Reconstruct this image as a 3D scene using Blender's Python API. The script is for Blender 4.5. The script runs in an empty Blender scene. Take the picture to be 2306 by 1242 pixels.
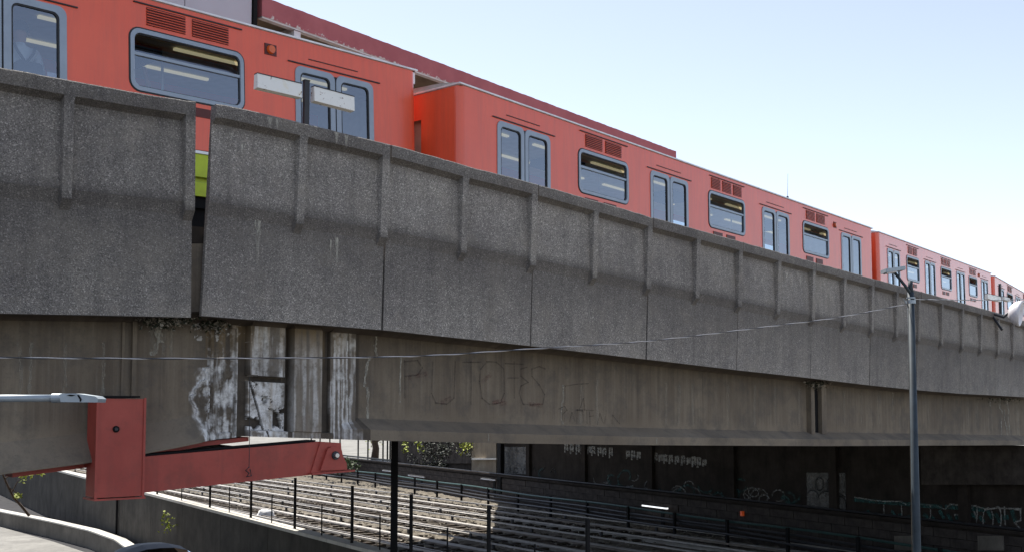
import bpy, math, random
import numpy as np
from mathutils import Vector, Matrix, Euler
random.seed(7); RS = np.random.RandomState(5)
C = bpy.context.scene.collection
SC = bpy.context.scene
R = math.radians

# ------------------------------------------------------------------ camera, sky, sun, exposure
F, CX, CY, YH = 2400.0, 1153.0, 768.0, 925.0
PITCH = math.atan((YH-CY)/F)
cam_d = bpy.data.cameras.new('camera'); cam = bpy.data.objects.new('camera', cam_d); C.objects.link(cam)
cam_d.sensor_width = 36; cam_d.lens = F/2306*36; cam_d.shift_y = (CY-621)/2306
cam_d.clip_start = .1; cam_d.clip_end = 3000
cam.rotation_euler = (R(90)+PITCH, 0, 0); SC.camera = cam

SUN_AZ, SUN_EL = R(-30), R(58)          # azimuth from +Y towards +X
w = bpy.data.worlds.new('World'); SC.world = w; w.use_nodes = True
nt = w.node_tree; bg = nt.nodes['Background']
sky = nt.nodes.new('ShaderNodeTexSky'); sky.sky_type = 'NISHITA'; sky.sun_disc = False
sky.sun_elevation = SUN_EL; sky.sun_rotation = SUN_AZ; sky.altitude = 2200
sky.air_density = 1.0; sky.dust_density = 1.3; sky.ozone_density = 1.0
hs = nt.nodes.new('ShaderNodeHueSaturation'); hs.inputs['Saturation'].default_value = .72; nt.links.new(sky.outputs[0], hs.inputs['Color']); tn_ = nt.nodes.new('ShaderNodeMix'); tn_.data_type = 'RGBA'; tn_.blend_type = 'MULTIPLY'; tn_.inputs[0].default_value = 1; nt.links.new(hs.outputs[0], tn_.inputs[6]); tn_.inputs[7].default_value = (1, .94, .90, 1); nt.links.new(tn_.outputs[2], bg.inputs[0]); bg.inputs[1].default_value = .15
sl = bpy.data.lights.new('sun', 'SUN'); sun = bpy.data.objects.new('sun', sl); C.objects.link(sun)
sl.energy = 5.0; sl.angle = R(.5); sl.color = (1, .95, .87)
sd = Vector((math.sin(SUN_AZ)*math.cos(SUN_EL), math.cos(SUN_AZ)*math.cos(SUN_EL), math.sin(SUN_EL)))
sun.rotation_euler = sd.to_track_quat('Z', 'Y').to_euler()
SC.view_settings.view_transform = 'Standard'; SC.view_settings.look = 'None'
SC.view_settings.exposure = .76; SC.view_settings.gamma = 1
SC.cycles.max_bounces = 8; SC.cycles.transparent_max_bounces = 16

# ------------------------------------------------------------------ materials
def srgb(r, g, b):
    f = lambda c: ((c/255+.055)/1.055)**2.4 if c > 10 else c/255/12.92
    return (f(r), f(g), f(b), 1)
class NT:
    def __init__(s, name):
        s.m = bpy.data.materials.new(name); s.m.use_nodes = True; s.t = s.m.node_tree
        s.b = s.t.nodes['Principled BSDF']; s.out = s.t.nodes['Material Output']
    def n(s, typ, **k):
        x = s.t.nodes.new('ShaderNode'+typ)
        for a, v in k.items():
            if a in ('operation', 'blend_type', 'data_type', 'feature', 'attribute_name', 'noise_dimensions', 'interpolation', 'distance'): setattr(x, a, v)
            else: x.inputs[a.replace('_', ' ')].default_value = v
        return x
    def l(s, a, b): s.t.links.new(a, b)
    def coord(s, kind='Object', scale=(1, 1, 1)):
        tc = s.t.nodes.new('ShaderNodeTexCoord'); mp = s.t.nodes.new('ShaderNodeMapping')
        mp.inputs['Scale'].default_value = scale; s.l(tc.outputs[kind], mp.inputs[0]); return mp.outputs[0]
    def noise(s, co, scale, detail=4, rough=.55, dist=0):
        x = s.n('TexNoise', Scale=scale, Detail=detail, Roughness=rough, Distortion=dist); s.l(co, x.inputs['Vector']); return x.outputs['Fac']
    def ramp(s, fac, stops, interp='LINEAR'):
        x = s.t.nodes.new('ShaderNodeValToRGB'); x.color_ramp.interpolation = interp
        el = x.color_ramp.elements
        while len(el) < len(stops): el.new(.5)
        for e, (p, c) in zip(el, stops):
            e.position = p; e.color = c if hasattr(c, '__len__') else (c, c, c, 1)
        s.l(fac, x.inputs[0]); return x.outputs[0]
    def mix(s, fac, a, b, mode='MIX'):
        x = s.t.nodes.new('ShaderNodeMix'); x.data_type = 'RGBA'; x.blend_type = mode
        for i, v in ((0, fac), (6, a), (7, b)):
            if isinstance(v, (int, float)): x.inputs[i].default_value = v if i == 0 else (v, v, v, 1)
            elif hasattr(v, '__len__'): x.inputs[i].default_value = v
            else: s.l(v, x.inputs[i])
        return x.outputs[2]
    def bump(s, h, strength=.3, dist=.01):
        x = s.t.nodes.new('ShaderNodeBump'); x.inputs['Strength'].default_value = strength; x.inputs['Distance'].default_value = dist
        s.l(h, x.inputs['Height']); s.l(x.outputs[0], s.b.inputs['Normal'])
    def attr(s, name):
        x = s.t.nodes.new('ShaderNodeAttribute'); x.attribute_name = name; return x.outputs['Fac']
    def col(s, c):
        if hasattr(c, '__len__'): s.b.inputs['Base Color'].default_value = c
        else: s.l(c, s.b.inputs['Base Color'])

def plain(name, c, rough=.6, metal=0, var=.15, scale=6, coat=0, bump=0, emit=0, spec=.5):
    m = NT(name); c = tuple(c[:3])+(1,)
    co = m.coord('Object'); f = m.noise(co, scale, 5, .6)
    lo = tuple(x*(1-var) for x in c[:3])+(1,); hi = tuple(min(1, x*(1+var)) for x in c[:3])+(1,)
    m.col(m.ramp(f, [(.3, lo), (.7, hi)])); m.b.inputs['Roughness'].default_value = rough
    m.b.inputs['Metallic'].default_value = metal; m.b.inputs['Coat Weight'].default_value = coat
    m.b.inputs['Specular IOR Level'].default_value = spec
    m.b.inputs['Coat Roughness'].default_value = .12
    if bump: m.bump(m.noise(co, scale*8, 4), bump, .005)
    if emit: m.b.inputs['Emission Color'].default_value = c; m.b.inputs['Emission Strength'].default_value = emit
    return m.m

def aggregate():
    m = NT('exposed_aggregate'); co = m.coord('Object'); uv = m.coord('UV', (1, 1, 1))
    big = m.noise(co, .9, 4, .6); mid = m.noise(co, 4.5, 5, .65)
    base = m.ramp(big, [(.3, srgb(138, 132, 127)), (.7, srgb(164, 158, 150))])
    base = m.mix(m.ramp(mid, [(.35, 0), (.75, .35)]), base, srgb(92, 90, 92))
    v = m.n('TexVoronoi', Scale=95.0); m.l(co, v.inputs['Vector'])
    cell = m.ramp(v.outputs['Color'], [(.12, .5), (.4, .88), (.72, 1.08), (.92, 2.1)])
    base = m.mix(1, base, cell, 'MULTIPLY')
    fine = m.ramp(m.noise(co, 85, 3, .8), [(.35, .65), (.65, 1.3)])
    base = m.mix(1, base, fine, 'MULTIPLY')
    st = m.noise(m.coord('UV', (4, .35, 1)), 1.6, 5, .6)
    base = m.mix(m.ramp(st, [(.46, 0), (.7, .32)]), base, srgb(72, 68, 66))
    # grime on the top band, and shade painted into the fold and coffer tops
    oi = m.t.nodes.new('ShaderNodeObjectInfo'); base = m.mix(1, base, m.ramp(oi.outputs['Random'], [(0, .8), (1, 1.12)]), 'MULTIPLY')
    pb = m.noise(co, 1.7, 7, .7); base = m.mix(m.ramp(pb, [(.5, 0), (.68, .42)]), base, srgb(158, 150, 138))
    base = m.mix(m.attr('wear_shade'), base, m.mix(.5, srgb(70, 62, 55), srgb(58, 57, 60)))
    m.col(base); m.b.inputs['Roughness'].default_value = .85
    m.bump(v.outputs['Distance'], .8, .006); return m.m
def girder_mat(name='cast_concrete', a=(119, 107, 92), b=(144, 132, 115), dark=(74, 62, 52)):
    m = NT(name); uv = m.coord('UV', (1, 1, 1)); co = m.coord('Object')
    big = m.noise(co, .8, 5, .6)
    base = m.ramp(big, [(.3, srgb(*a)), (.7, srgb(*b))])
    fl = m.attr('flat'); inv = m.t.nodes.new('ShaderNodeMath'); inv.operation = 'SUBTRACT'; inv.inputs[0].default_value = 1; m.l(fl, inv.inputs[1])
    K = lambda x: m.mix(1, x, inv.outputs[0], 'MULTIPLY')
    s1 = m.noise(m.coord('UV', (9, .4, 1)), 1.3, 5, .6)
    base = m.mix(K(m.ramp(s1, [(.42, 0), (.72, .5)])), base, srgb(*dark))
    s2 = m.noise(m.coord('UV', (26, .35, 1)), 1.1, 4, .7)
    base = m.mix(K(m.ramp(s2, [(.52, 0), (.78, .3)])), base, srgb(176, 168, 156))
    s3 = m.noise(m.coord('UV', (3.5, .25, 1)), 1.0, 3, .6)
    base = m.mix(K(m.ramp(s3, [(.4, 0), (.75, .5)])), base, srgb(84, 72, 62))
    sp = m.noise(co, 40, 3, .7); base = m.mix(m.ramp(sp, [(.55, 0), (.75, .35)]), base, srgb(70, 68, 66))
    pt_ = m.noise(co, 2.2, 7, .75); base = m.mix(m.ramp(pt_, [(.48, 0), (.62, .5)]), base, srgb(86, 82, 78))
    s4 = m.noise(m.coord('UV', (9, .9, 1)), 1.0, 7, .8); base = m.mix(K(m.ramp(s4, [(.56, 0), (.72, .3)])), base, srgb(60, 50, 42))
    dk = m.noise(co, 5, 6, .75)
    g = m.attr('wear_shade'); eff = m.attr('eff')
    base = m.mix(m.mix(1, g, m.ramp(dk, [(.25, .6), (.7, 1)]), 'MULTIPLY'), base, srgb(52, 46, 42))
    ec = m.ramp(m.noise(co, 9, 8, .8), [(.34, srgb(128, 124, 118)), (.5, srgb(215, 213, 210)), (.64, srgb(246, 246, 246))])
    base = m.mix(eff, base, ec)
    base = m.mix(m.attr('rust'), base, srgb(140, 118, 84))
    m.col(base); m.b.inputs['Roughness'].default_value = .9
    m.bump(m.noise(co, 30, 6, .7), .35, .006); return m.m
def concrete(name, a, b, scale=1.5, bump=.3):
    m = NT(name); co = m.coord('Object')
    f = m.noise(co, scale, 8, .65); base = m.ramp(f, [(.3, srgb(*a)), (.7, srgb(*b))])
    st = m.noise(m.coord('Object', (3, 3, .35)), 2.0, 6, .7)
    base = m.mix(m.ramp(st, [(.5, 0), (.75, .45)]), base, tuple(x*.45 for x in srgb(*a)[:3])+(1,))
    sp = m.noise(co, scale*22, 3, .7); base = m.mix(m.ramp(sp, [(.55, 0), (.75, .3)]), base, srgb(*b))
    wd = m.noise(co, .45, 6, .7); base = m.mix(m.ramp(wd, [(.5, 0), (.66, .35)]), base, tuple(x*.5 for x in srgb(*a)[:3])+(1,))
    m.col(base); m.b.inputs['Roughness'].default_value = .95; m.b.inputs['Specular IOR Level'].default_value = .08; m.bump(m.noise(co, scale*15, 5, .7), bump, .01); return m.m
def train_paint():
    m = NT('orange_red_train_paint'); co = m.coord('Object')
    c = m.ramp(m.noise(co, .7, 5, .6), [(.3, (.78, .088, .03, 1)), (.7, (.88, .118, .042, 1))])
    d = m.noise(m.coord('Object', (4, 4, .4)), 1.6, 6, .7)
    c = m.mix(m.ramp(d, [(.45, 0), (.75, .35)]), c, (.42, .08, .045, 1))
    m.col(c); m.b.inputs['Roughness'].default_value = .38; m.b.inputs['Coat Weight'].default_value = .55
    m.b.inputs['Coat Roughness'].default_value = .16; m.b.inputs['Coat IOR'].default_value = 1.6
    m.bump(m.noise(m.coord('Object', (1, 1, .4)), 1.3, 2, .5), .05, .02)
    return m.m
def glass_mat(name='window_glass', tint=(.68, .76, .82, 1), refl=.4):
    m = NT(name); t = m.t; t.nodes.remove(m.b)
    tr = t.nodes.new('ShaderNodeBsdfTransparent'); tr.inputs[0].default_value = tint
    gl = t.nodes.new('ShaderNodeBsdfGlossy'); gl.inputs['Roughness'].default_value = .03; gl.inputs[0].default_value = (.75, .84, .95, 1)
    lw = t.nodes.new('ShaderNodeFresnel'); lw.inputs[0].default_value = 1.6
    ma = t.nodes.new('ShaderNodeMath'); ma.operation = 'MULTIPLY_ADD'; ma.inputs[1].default_value = 1.0; ma.inputs[2].default_value = refl*.5
    ma.use_clamp = True
    co = m.coord('Object'); no = m.noise(co, 1.6, 3, .5)
    bp = t.nodes.new('ShaderNodeBump'); bp.inputs['Strength'].default_value = .08; bp.inputs['Distance'].default_value = .02; m.l(no, bp.inputs['Height']); m.l(bp.outputs[0], gl.inputs['Normal'])
    mx = t.nodes.new('ShaderNodeMixShader'); m.l(lw.outputs[0], ma.inputs[0]); m.l(ma.outputs[0], mx.inputs[0])
    m.l(tr.outputs[0], mx.inputs[1]); m.l(gl.outputs[0], mx.inputs[2]); m.l(mx.outputs[0], m.out.inputs[0]); return m.m
def fade_mat(name, c, dens=.5, scale=18, stretch=(1, 1, 1)):
    """worn paint or lime film: opaque in patches, clear between them"""
    m = NT(name); t = m.t; m.col(c); m.b.inputs['Roughness'].default_value = .85
    f = m.ramp(m.noise(m.coord('Object', stretch), scale, 5, .75), [(.5-dens*.3, 0), (.5+.15, 1)])
    ed = m.attr('alpha'); a = t.nodes.new('ShaderNodeMath'); a.operation = 'MULTIPLY'; m.l(f, a.inputs[0]); m.l(ed, a.inputs[1])
    tr = t.nodes.new('ShaderNodeBsdfTransparent'); mx = t.nodes.new('ShaderNodeMixShader')
    m.l(a.outputs[0], mx.inputs[0]); m.l(tr.outputs[0], mx.inputs[1]); m.l(m.b.outputs[0], mx.inputs[2]); m.l(mx.outputs[0], m.out.inputs[0]); return m.m
def peel_mat():
    m = NT('peeling_red_fascia'); co = m.coord('Object')
    c = m.ramp(m.noise(co, 1.2, 6, .65), [(.3, srgb(158, 84, 90)), (.7, srgb(178, 102, 106))])
    p = m.noise(co, 7, 9, .75); edge = m.attr('wear_shade')
    s = m.t.nodes.new('ShaderNodeMath'); s.operation = 'MULTIPLY_ADD'; s.inputs[1].default_value = .3; m.l(edge, s.inputs[0]); m.l(p, s.inputs[2])
    c = m.mix(m.ramp(s.outputs[0], [(.80, 0), (.85, 1)]), c, srgb(205, 200, 195))
    m.col(c); m.b.inputs['Roughness'].default_value = .75; return m.m
def rust_white():
    m = NT('chipped_white_enamel'); co = m.coord('Object')
    c = srgb(240, 240, 236)
    p = m.noise(co, 11, 8, .8)
    x = m.mix(m.ramp(p, [(.585, 0), (.62, 1)]), c, srgb(104, 52, 34))
    p2 = m.noise(co, 5, 5, .7); x = m.mix(m.ramp(p2, [(.55, 0), (.8, .5)]), x, srgb(222, 208, 150))
    m.col(x); m.b.inputs['Roughness'].default_value = .5; return m.m
def red_steel():
    m = NT('red_oxide_steel'); co = m.coord('Object')
    c = m.ramp(m.noise(co, 1.8, 5, .6), [(.3, srgb(158, 62, 52)), (.7, srgb(176, 78, 66))])
    s = m.noise(m.coord('Object', (6, 6, .5)), 2.2, 6, .7); c = m.mix(m.ramp(s, [(.5, 0), (.8, .4)]), c, srgb(118, 58, 50))
    v = m.noise(m.coord('Object', (1, 1, 3)), 8, 9, .85); c = m.mix(m.ramp(v, [(.66, 0), (.70, .5)]), c, srgb(196, 150, 140)); d2 = m.noise(co, 3.5, 8, .8); c = m.mix(m.ramp(d2, [(.5, 0), (.7, .5)]), c, srgb(112, 58, 50))
    m.col(c); m.b.inputs['Roughness'].default_value = .55; m.bump(m.noise(co, 3, 3), .1, .01); return m.m

M = dict(
 agg=aggregate(), web=girder_mat(), paint=train_paint(), glass=glass_mat(),
 alu=plain('grey_blue_aluminium', srgb(146, 157, 170), .4, .35, .1, 3, spec=.6),
 seal=plain('black_rubber', (.02, .022, .026), .6), slat=plain('dark_red_vent', srgb(84, 24, 20), .5),
 dark=plain('dark_metal', (.035, .035, .04), .5, .3), black=plain('matt_black', (.012, .012, .013), .8, spec=.12),  # one plain near-black for posts, tyres, plates and strips
 lime=plain('lime_green_panel', srgb(182, 200, 42), .5, 0, .12), cream=plain('cream_lining', srgb(200, 196, 180), .6),
 inner=plain('grey_lining', srgb(120, 122, 122), .7), tube=plain('lit_tube', (1, .84, .5), .5, emit=.28),
 litwhite=plain('lit_white_tube', (.95, .97, 1), .5, emit=.8),
 gut=plain('pale_gutter_metal', srgb(225, 226, 228), .4, .2), orange=plain('orange_lens', srgb(215, 96, 30), .3, 0, .1, coat=.5),
 roof=plain('grey_roof', srgb(150, 148, 146), .6), chrome=plain('steel_pole', srgb(190, 190, 190), .3, .8),
 fascia=peel_mat(), soffit=concrete('beige_soffit', (120, 108, 94), (146, 136, 120), 1.2, .1), lilac=plain('lilac_grey_cladding', srgb(186, 181, 190), .6, 0, .05, 1),
 white=plain('white_paint', srgb(222, 220, 224), .5), enamel=rust_white(), red=red_steel(),
 pole=plain('blue_grey_pole_paint', srgb(54, 64, 72), .6, .1, .25, 4, spec=.3), lamp=plain('pale_grey_casting', srgb(158, 168, 176), .45, .3, .12),
 wall=concrete('grey_retaining_concrete', (64, 61, 58), (90, 86, 80)), kerb=concrete('grey_kerb', (92, 88, 82), (118, 112, 104)), far=concrete('shade_dark_concrete', (42, 38, 36), (64, 58, 54)),  # far: concrete colour lowered in place of the missing shade
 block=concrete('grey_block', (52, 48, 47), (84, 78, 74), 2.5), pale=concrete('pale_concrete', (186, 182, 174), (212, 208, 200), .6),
 pave=concrete('pale_pavement', (122, 120, 116), (150, 148, 142), .8), asphalt=concrete('asphalt', (58, 58, 60), (76, 75, 76), 3),
 earth=concrete('ballast_bed', (88, 83, 75), (146, 138, 125), 5, 1.0), stone=concrete('ballast_stone', (96, 92, 84), (182, 174, 160), 5),
 rail=plain('rail_steel', srgb(120, 112, 104), .45, .4, .2, spec=.2), beam=concrete('rollway_concrete', (168, 164, 158), (196, 192, 186), 2, .1), sleeper=concrete('old_sleeper', (62, 56, 50), (92, 84, 76), 3),
 teal=plain('teal_pipe', srgb(44, 74, 70), .5, .1), bark=plain('bark', srgb(78, 62, 50), .9, 0, .3, 8, bump=.5),
 leaf=plain('leaf', (.05, .085, .02), .6, 0, .4, 5), leafy=plain('yellow_green_leaf', (.35, .4, .05), .6, 0, .3, 5), leafdark=plain('dark_leaf', (.014, .022, .008), .6, 0, .4, 5),
 cable=plain('black_cable', (.05, .05, .055), .35), cablew=plain('bare_aluminium_cable', srgb(190, 186, 184), .35, .6),
 skin=plain('skin', srgb(168, 120, 96), .55, 0, .05), hair=plain('dark_hair', (.02, .015, .012), .6), shirt=plain('white_shirt', srgb(226, 228, 234), .8, 0, .06), strap=plain('navy_strap', srgb(44, 50, 66), .7),
 blue=plain('blue_shirt', srgb(70, 92, 130), .8), trouser=plain('dark_trousers', srgb(40, 42, 50), .8),
 carpaint=plain('grey_blue_car_paint', srgb(52, 62, 80), .6, 0, .05, 1, spec=.2), carglass=glass_mat('car_glass', (.12, .13, .14, 1), .25),
 inkd=fade_mat('faded_dark_spray', srgb(52, 44, 44), .9, 14), inkr=fade_mat('faded_red_spray', srgb(112, 66, 62), .35, 10), inkw=fade_mat('faded_pale_spray', srgb(150, 148, 144), .7, 8),
 inkt=fade_mat('faded_teal_spray', srgb(40, 84, 82), .8, 6), mural=fade_mat('pale_mural_paint', srgb(120, 118, 116), .8, 3), inkk=fade_mat('black_spray', srgb(16, 16, 18), 1, 6),
 lime_stain=fade_mat('lime_streak', srgb(176, 172, 160), .5, 26, (1, 1, .25)), signal=plain('red_signal_lens', (.8, .12, .03), .4, emit=.06), tarp=plain('weathered_white_bag', srgb(225, 224, 220), .8),
)

# ------------------------------------------------------------------ mesh helpers
def tag(o, label=None, cat=None, group=None, kind=None):
    if label: o['label'] = label
    if cat: o['category'] = cat
    if group: o['group'] = group
    if kind: o['kind'] = kind
    return o
def empty(name, loc=(0, 0, 0), rot=(0, 0, 0), **k):
    o = bpy.data.objects.new(name, None); C.objects.link(o); o.location = loc; o.rotation_euler = rot; o.empty_display_size = .2
    return tag(o, **k)
def add_obj(name, me, parent=None, **k):
    o = bpy.data.objects.new(name, me); C.objects.link(o)
    if parent is not None:
        o.parent = parent
        # children of world-built things keep world coordinates
    return tag(o, **k)
class MB:
    def __init__(s): s.v = []; s.f = []; s.uv = []; s.at = {}; s.sm = False
    def face(s, pts, uv=None):
        i = len(s.v); s.v += [tuple(p) for p in pts]; s.f.append(tuple(range(i, i+len(pts)))); s.uv += list(uv) if uv else [(0, 0)]*len(pts)
    def box(s, a, b, T=None, bev=0):
        x0, y0, z0 = a; x1, y1, z1 = b
        P = [(x0,y0,z0),(x1,y0,z0),(x1,y1,z0),(x0,y1,z0),(x0,y0,z1),(x1,y0,z1),(x1,y1,z1),(x0,y1,z1)]
        s.hull(P, T)
    def hull(s, P, T=None):
        if T: P = [T(*p) for p in P]
        for q in ((0,3,2,1),(4,5,6,7),(0,1,5,4),(1,2,6,5),(2,3,7,6),(3,0,4,7)):
            pts = [P[i] for i in q]
            s.face(pts, [(p[0]+p[1], p[2]) for p in pts])
    def tube(s, pts, r, n=8, cap=True):
        pts = [Vector(p) for p in pts]; rs = list(r) if hasattr(r, '__len__') else [r]*len(pts)
        rs = rs+[rs[-1]]*(len(pts)-len(rs)); i0 = len(s.v); up = None
        for i, p in enumerate(pts):
            d = (pts[min(i+1, len(pts)-1)]-pts[max(i-1, 0)]).normalized()
            if up is None: up = Vector((0, 0, 1)) if abs(d.z) < .9 else Vector((1, 0, 0))
            a = d.cross(up).normalized(); b = d.cross(a).normalized(); up = -b if False else up
            for k in range(n):
                t = 2*math.pi*k/n; s.v.append(tuple(p+(a*math.cos(t)+b*math.sin(t))*rs[i]))
        for i in range(len(pts)-1):
            for k in range(n):
                k2 = (k+1) % n; s.f.append((i0+i*n+k, i0+i*n+k2, i0+(i+1)*n+k2, i0+(i+1)*n+k)); s.uv += [(0, 0)]*4
        if cap:
            s.f.append(tuple(i0+k for k in range(n))[::-1]); s.uv += [(0, 0)]*n
            j = i0+(len(pts)-1)*n; s.f.append(tuple(j+k for k in range(n))); s.uv += [(0, 0)]*n
    def prism(s, outline, y0, y1, T=lambda x, y, z: (x, y, z)):
        """outline in (x,z), extruded from y0 to y1"""
        n = len(outline)
        s.face([T(x, y0, z) for x, z in outline]); s.face([T(x, y1, z) for x, z in reversed(outline)])
        for i in range(n):
            (x, z), (u, v) = outline[i], outline[(i+1) % n]
            s.face([T(u, y0, v), T(x, y0, z), T(x, y1, z), T(u, y1, v)])
    def ring(s, out, inn, y0, y1, T=lambda x, y, z: (x, y, z)):
        n = len(out)
        for i in range(n):
            j = (i+1) % n
            o0, o1, a0, a1 = out[i], out[j], inn[i], inn[j]
            s.face([T(o0[0], y0, o0[1]), T(o1[0], y0, o1[1]), T(a1[0], y0, a1[1]), T(a0[0], y0, a0[1])])
            s.face([T(o1[0], y0, o1[1]), T(o0[0], y0, o0[1]), T(o0[0], y1, o0[1]), T(o1[0], y1, o1[1])])
            s.face([T(a0[0], y0, a0[1]), T(a1[0], y0, a1[1]), T(a1[0], y1, a1[1]), T(a0[0], y1, a0[1])])
    def mesh(s, name, m, smooth=False, merge=True):
        me = bpy.data.meshes.new(name); me.from_pydata(s.v, [], s.f)
        if s.uv:
            u = me.uv_layers.new(name='UVMap'); flat = [c for p in s.uv for c in p]
            if len(flat) == len(u.data)*2: u.data.foreach_set('uv', flat)
        for k, vals in s.at.items():
            a = me.attributes.new(k, 'FLOAT', 'POINT'); a.data.foreach_set('value', vals)
        me.materials.append(m)
        if smooth: me.polygons.foreach_set('use_smooth', [True]*len(me.polygons))
        me.validate(); return me
    def build(s, name, m, parent=None, smooth=False, **k):
        o = add_obj(name, s.mesh(name, m, smooth), parent, **k)
        if smooth and parent is None or smooth: pass
        return o
def to_parent(o, p):   # keep world placement under a moved parent
    o.parent = p; o.matrix_parent_inverse = Matrix.Translation(p.location).inverted(); return o
def bevel(o, w=.01, seg=2):
    b = o.modifiers.new('bevel', 'BEVEL'); b.width = w; b.segments = seg; b.limit_method = 'ANGLE'; b.angle_limit = R(35); return o
def weld(o, d=.0008):
    b = o.modifiers.new('weld', 'WELD'); b.merge_threshold = d; return o
def rrect(x0, x1, z0, z1, r, n=5):
    pts = []
    for cx, cz, a in ((x1-r, z0+r, -90), (x1-r, z1-r, 0), (x0+r, z1-r, 90), (x0+r, z0+r, 180)):
        for i in range(n+1):
            t = R(a+90*i/n); pts.append((cx+r*math.cos(t), cz+r*math.sin(t)))
    return pts
def vnoise(x, y, seed=0, octv=5, gain=.55):
    out = np.zeros_like(x, float); amp = 1; tot = 0
    for o in range(octv):
        rs = np.random.RandomState(seed*31+o); G = rs.rand(256, 256)
        fx, fy = x*2**o, y*2**o; ix, iy = np.floor(fx).astype(int), np.floor(fy).astype(int); u, v = fx-ix, fy-iy
        u = u*u*(3-2*u); v = v*v*(3-2*v); g = lambda a, b: G[a % 256, b % 256]
        out += amp*((g(ix, iy)*(1-u)+g(ix+1, iy)*u)*(1-v)+(g(ix, iy+1)*(1-u)+g(ix+1, iy+1)*u)*v); tot += amp; amp *= gain
    return out/tot

# ------------------------------------------------------------------ survey: sight lines from the camera station
cp, sp_ = math.cos(PITCH), math.sin(PITCH)
def ray(px, py):
    v = (CY-py)/F; return Vector(((px-CX)/F, cp-v*sp_, sp_+v*cp))
def wp(px, py, Y): d = ray(px, py); return d*(Y/d.y)
def gp(px, py, Z): d = ray(px, py); return d*(Z/d.z)
# plan curve of the viaduct: s along it, d inwards from the parapet foot
X0, Y0, H0, K1, K2 = -3.46801871, 11.3859573, .691082522, .0143063957, -.000354987778
DS = .05; SS = np.arange(-30, 90, DS)
sc_ = np.clip(SS, -6, 22); hd = H0+K1*sc_+K2*sc_**2
i0 = int(round(30/DS)); px_ = np.concatenate([[0], np.cumsum(np.cos(hd[:-1])*DS)]); py_ = np.concatenate([[0], np.cumsum(np.sin(hd[:-1])*DS)])
px_ = px_-px_[i0]+X0; py_ = py_-py_[i0]+Y0
def W(s, d, z):
    h = np.interp(s, SS, hd); x = np.interp(s, SS, px_); y = np.interp(s, SS, py_)
    return (x-math.sin(h)*d, y+math.cos(h)*d, z)
def head(s): return float(np.interp(s, SS, hd))
def P2S(px, py, d=0):
    r = ray(px, py); X = px_-np.sin(hd)*d; Y = py_+np.cos(hd)*d
    c = X*r.y-Y*r.x; ok = (Y > 1) & (SS > -12) & (SS < 80)
    idx = np.where(ok[:-1] & (np.sign(c[:-1]) != np.sign(c[1:])))[0][0]
    t = c[idx]/(c[idx]-c[idx+1]); s = SS[idx]+t*DS; x = X[idx]+t*(X[idx+1]-X[idx]); y = Y[idx]+t*(Y[idx+1]-Y[idx])
    return float(s), float(r.z*math.hypot(x, y)/math.hypot(r.x, r.y))

# ------------------------------------------------------------------ ground and sky-side setting
g = MB(); n = 1500
g.face([(-n, -n, -5.15), (n, -n, -5.15), (n, n, -5.15), (-n, n, -5.15)]); g.build('ground', M['earth'], kind='structure')
# retaining wall line (near) and far wall line
A0 = gp(150, 1062, -2.2); A1 = gp(780, 1222, -2.2)
ad = Vector((A1.x-A0.x, A1.y-A0.y, 0)).normalized(); an = Vector((-ad.y, ad.x, 0))   # an points away from the camera
if an.y < 0: an = -an
def WA(t, d, z): p = Vector((A0.x, A0.y, 0))+ad*t+an*d; return (p.x, p.y, z)
st = MB(); st.face([WA(-60, .1, -4.1), WA(60, .1, -4.1), WA(60, -60, -4.1), WA(-60, -60, -4.1)]); st.build('road', M['asphalt'], kind='structure')
B0 = gp(870, 1040, -3.4); B1 = gp(2306, 1195, -3.4)
bd = Vector((B1.x-B0.x, B1.y-B0.y, 0)).normalized(); bn = Vector((-bd.y, bd.x, 0))
if bn.y < 0: bn = -bn
BL = (Vector((B1.x-B0.x, B1.y-B0.y, 0))).length
def WB(t, d, z): p = Vector((B0.x, B0.y, 0))+bd*t+bn*d; return (p.x, p.y, z)
y_ = MB(); y_.face([WB(-160, .3, -3.42), WB(80, .3, -3.42), WB(80, 400, -3.42), WB(-160, 400, -3.42)]); y_.build('yard', M['pave'], kind='structure')

# pavement in the lower left corner, with its low kerb wall
kp = [(-60, 1139), (5, 1153), (110, 1174), (200, 1195), (258, 1216), (300, 1245), (330, 1290)]
kpts = [gp(x, y, -3.6) for x, y in kp]
kw = MB(); NB = MB()
for i in range(len(kpts)-1):
    a, b = kpts[i], kpts[i+1]; dv = Vector((b.x-a.x, b.y-a.y, 0)).normalized(); nn = Vector((dv.y, -dv.x, 0))
    P = [(a.x, a.y, -4.1), (b.x, b.y, -4.1), (b.x-nn.x*.28, b.y-nn.y*.28, -4.1), (a.x-nn.x*.28, a.y-nn.y*.28, -4.1)]
    kw.hull([P[0], P[1], P[2], P[3]]+[(p[0], p[1], -3.6) for p in P])
KW = kw.build('kerb_wall', M['kerb'])
lit_top = MB()
for i in range(len(kpts)-1):
    a, b = kpts[i], kpts[i+1]; dv = Vector((b.x-a.x, b.y-a.y, 0)).normalized(); nn = Vector((dv.y, -dv.x, 0)); o_ = nn*.02; w_ = nn*.3
    q_ = [a+o_, b+o_, b-w_, a-w_]; lit_top.hull([(v_.x, v_.y, -3.598) for v_ in q_]+[(v_.x, v_.y, -3.56) for v_ in q_])
to_parent(lit_top.build('coping', M['pale']), KW)  # pale top over darker body puts the sunlit look into the colour
tag(KW, 'low curved concrete wall with a sunlit top at the lower left pavement', 'wall')
pv = MB()
pv.face([gp(x, y, -4.05) for x, y in ((-200, 1150), (5, 1186), (120, 1218), (215, 1250), (240, 1420), (-400, 1420))]); pv.build('pavement', M['pave'], kind='structure')

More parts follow.
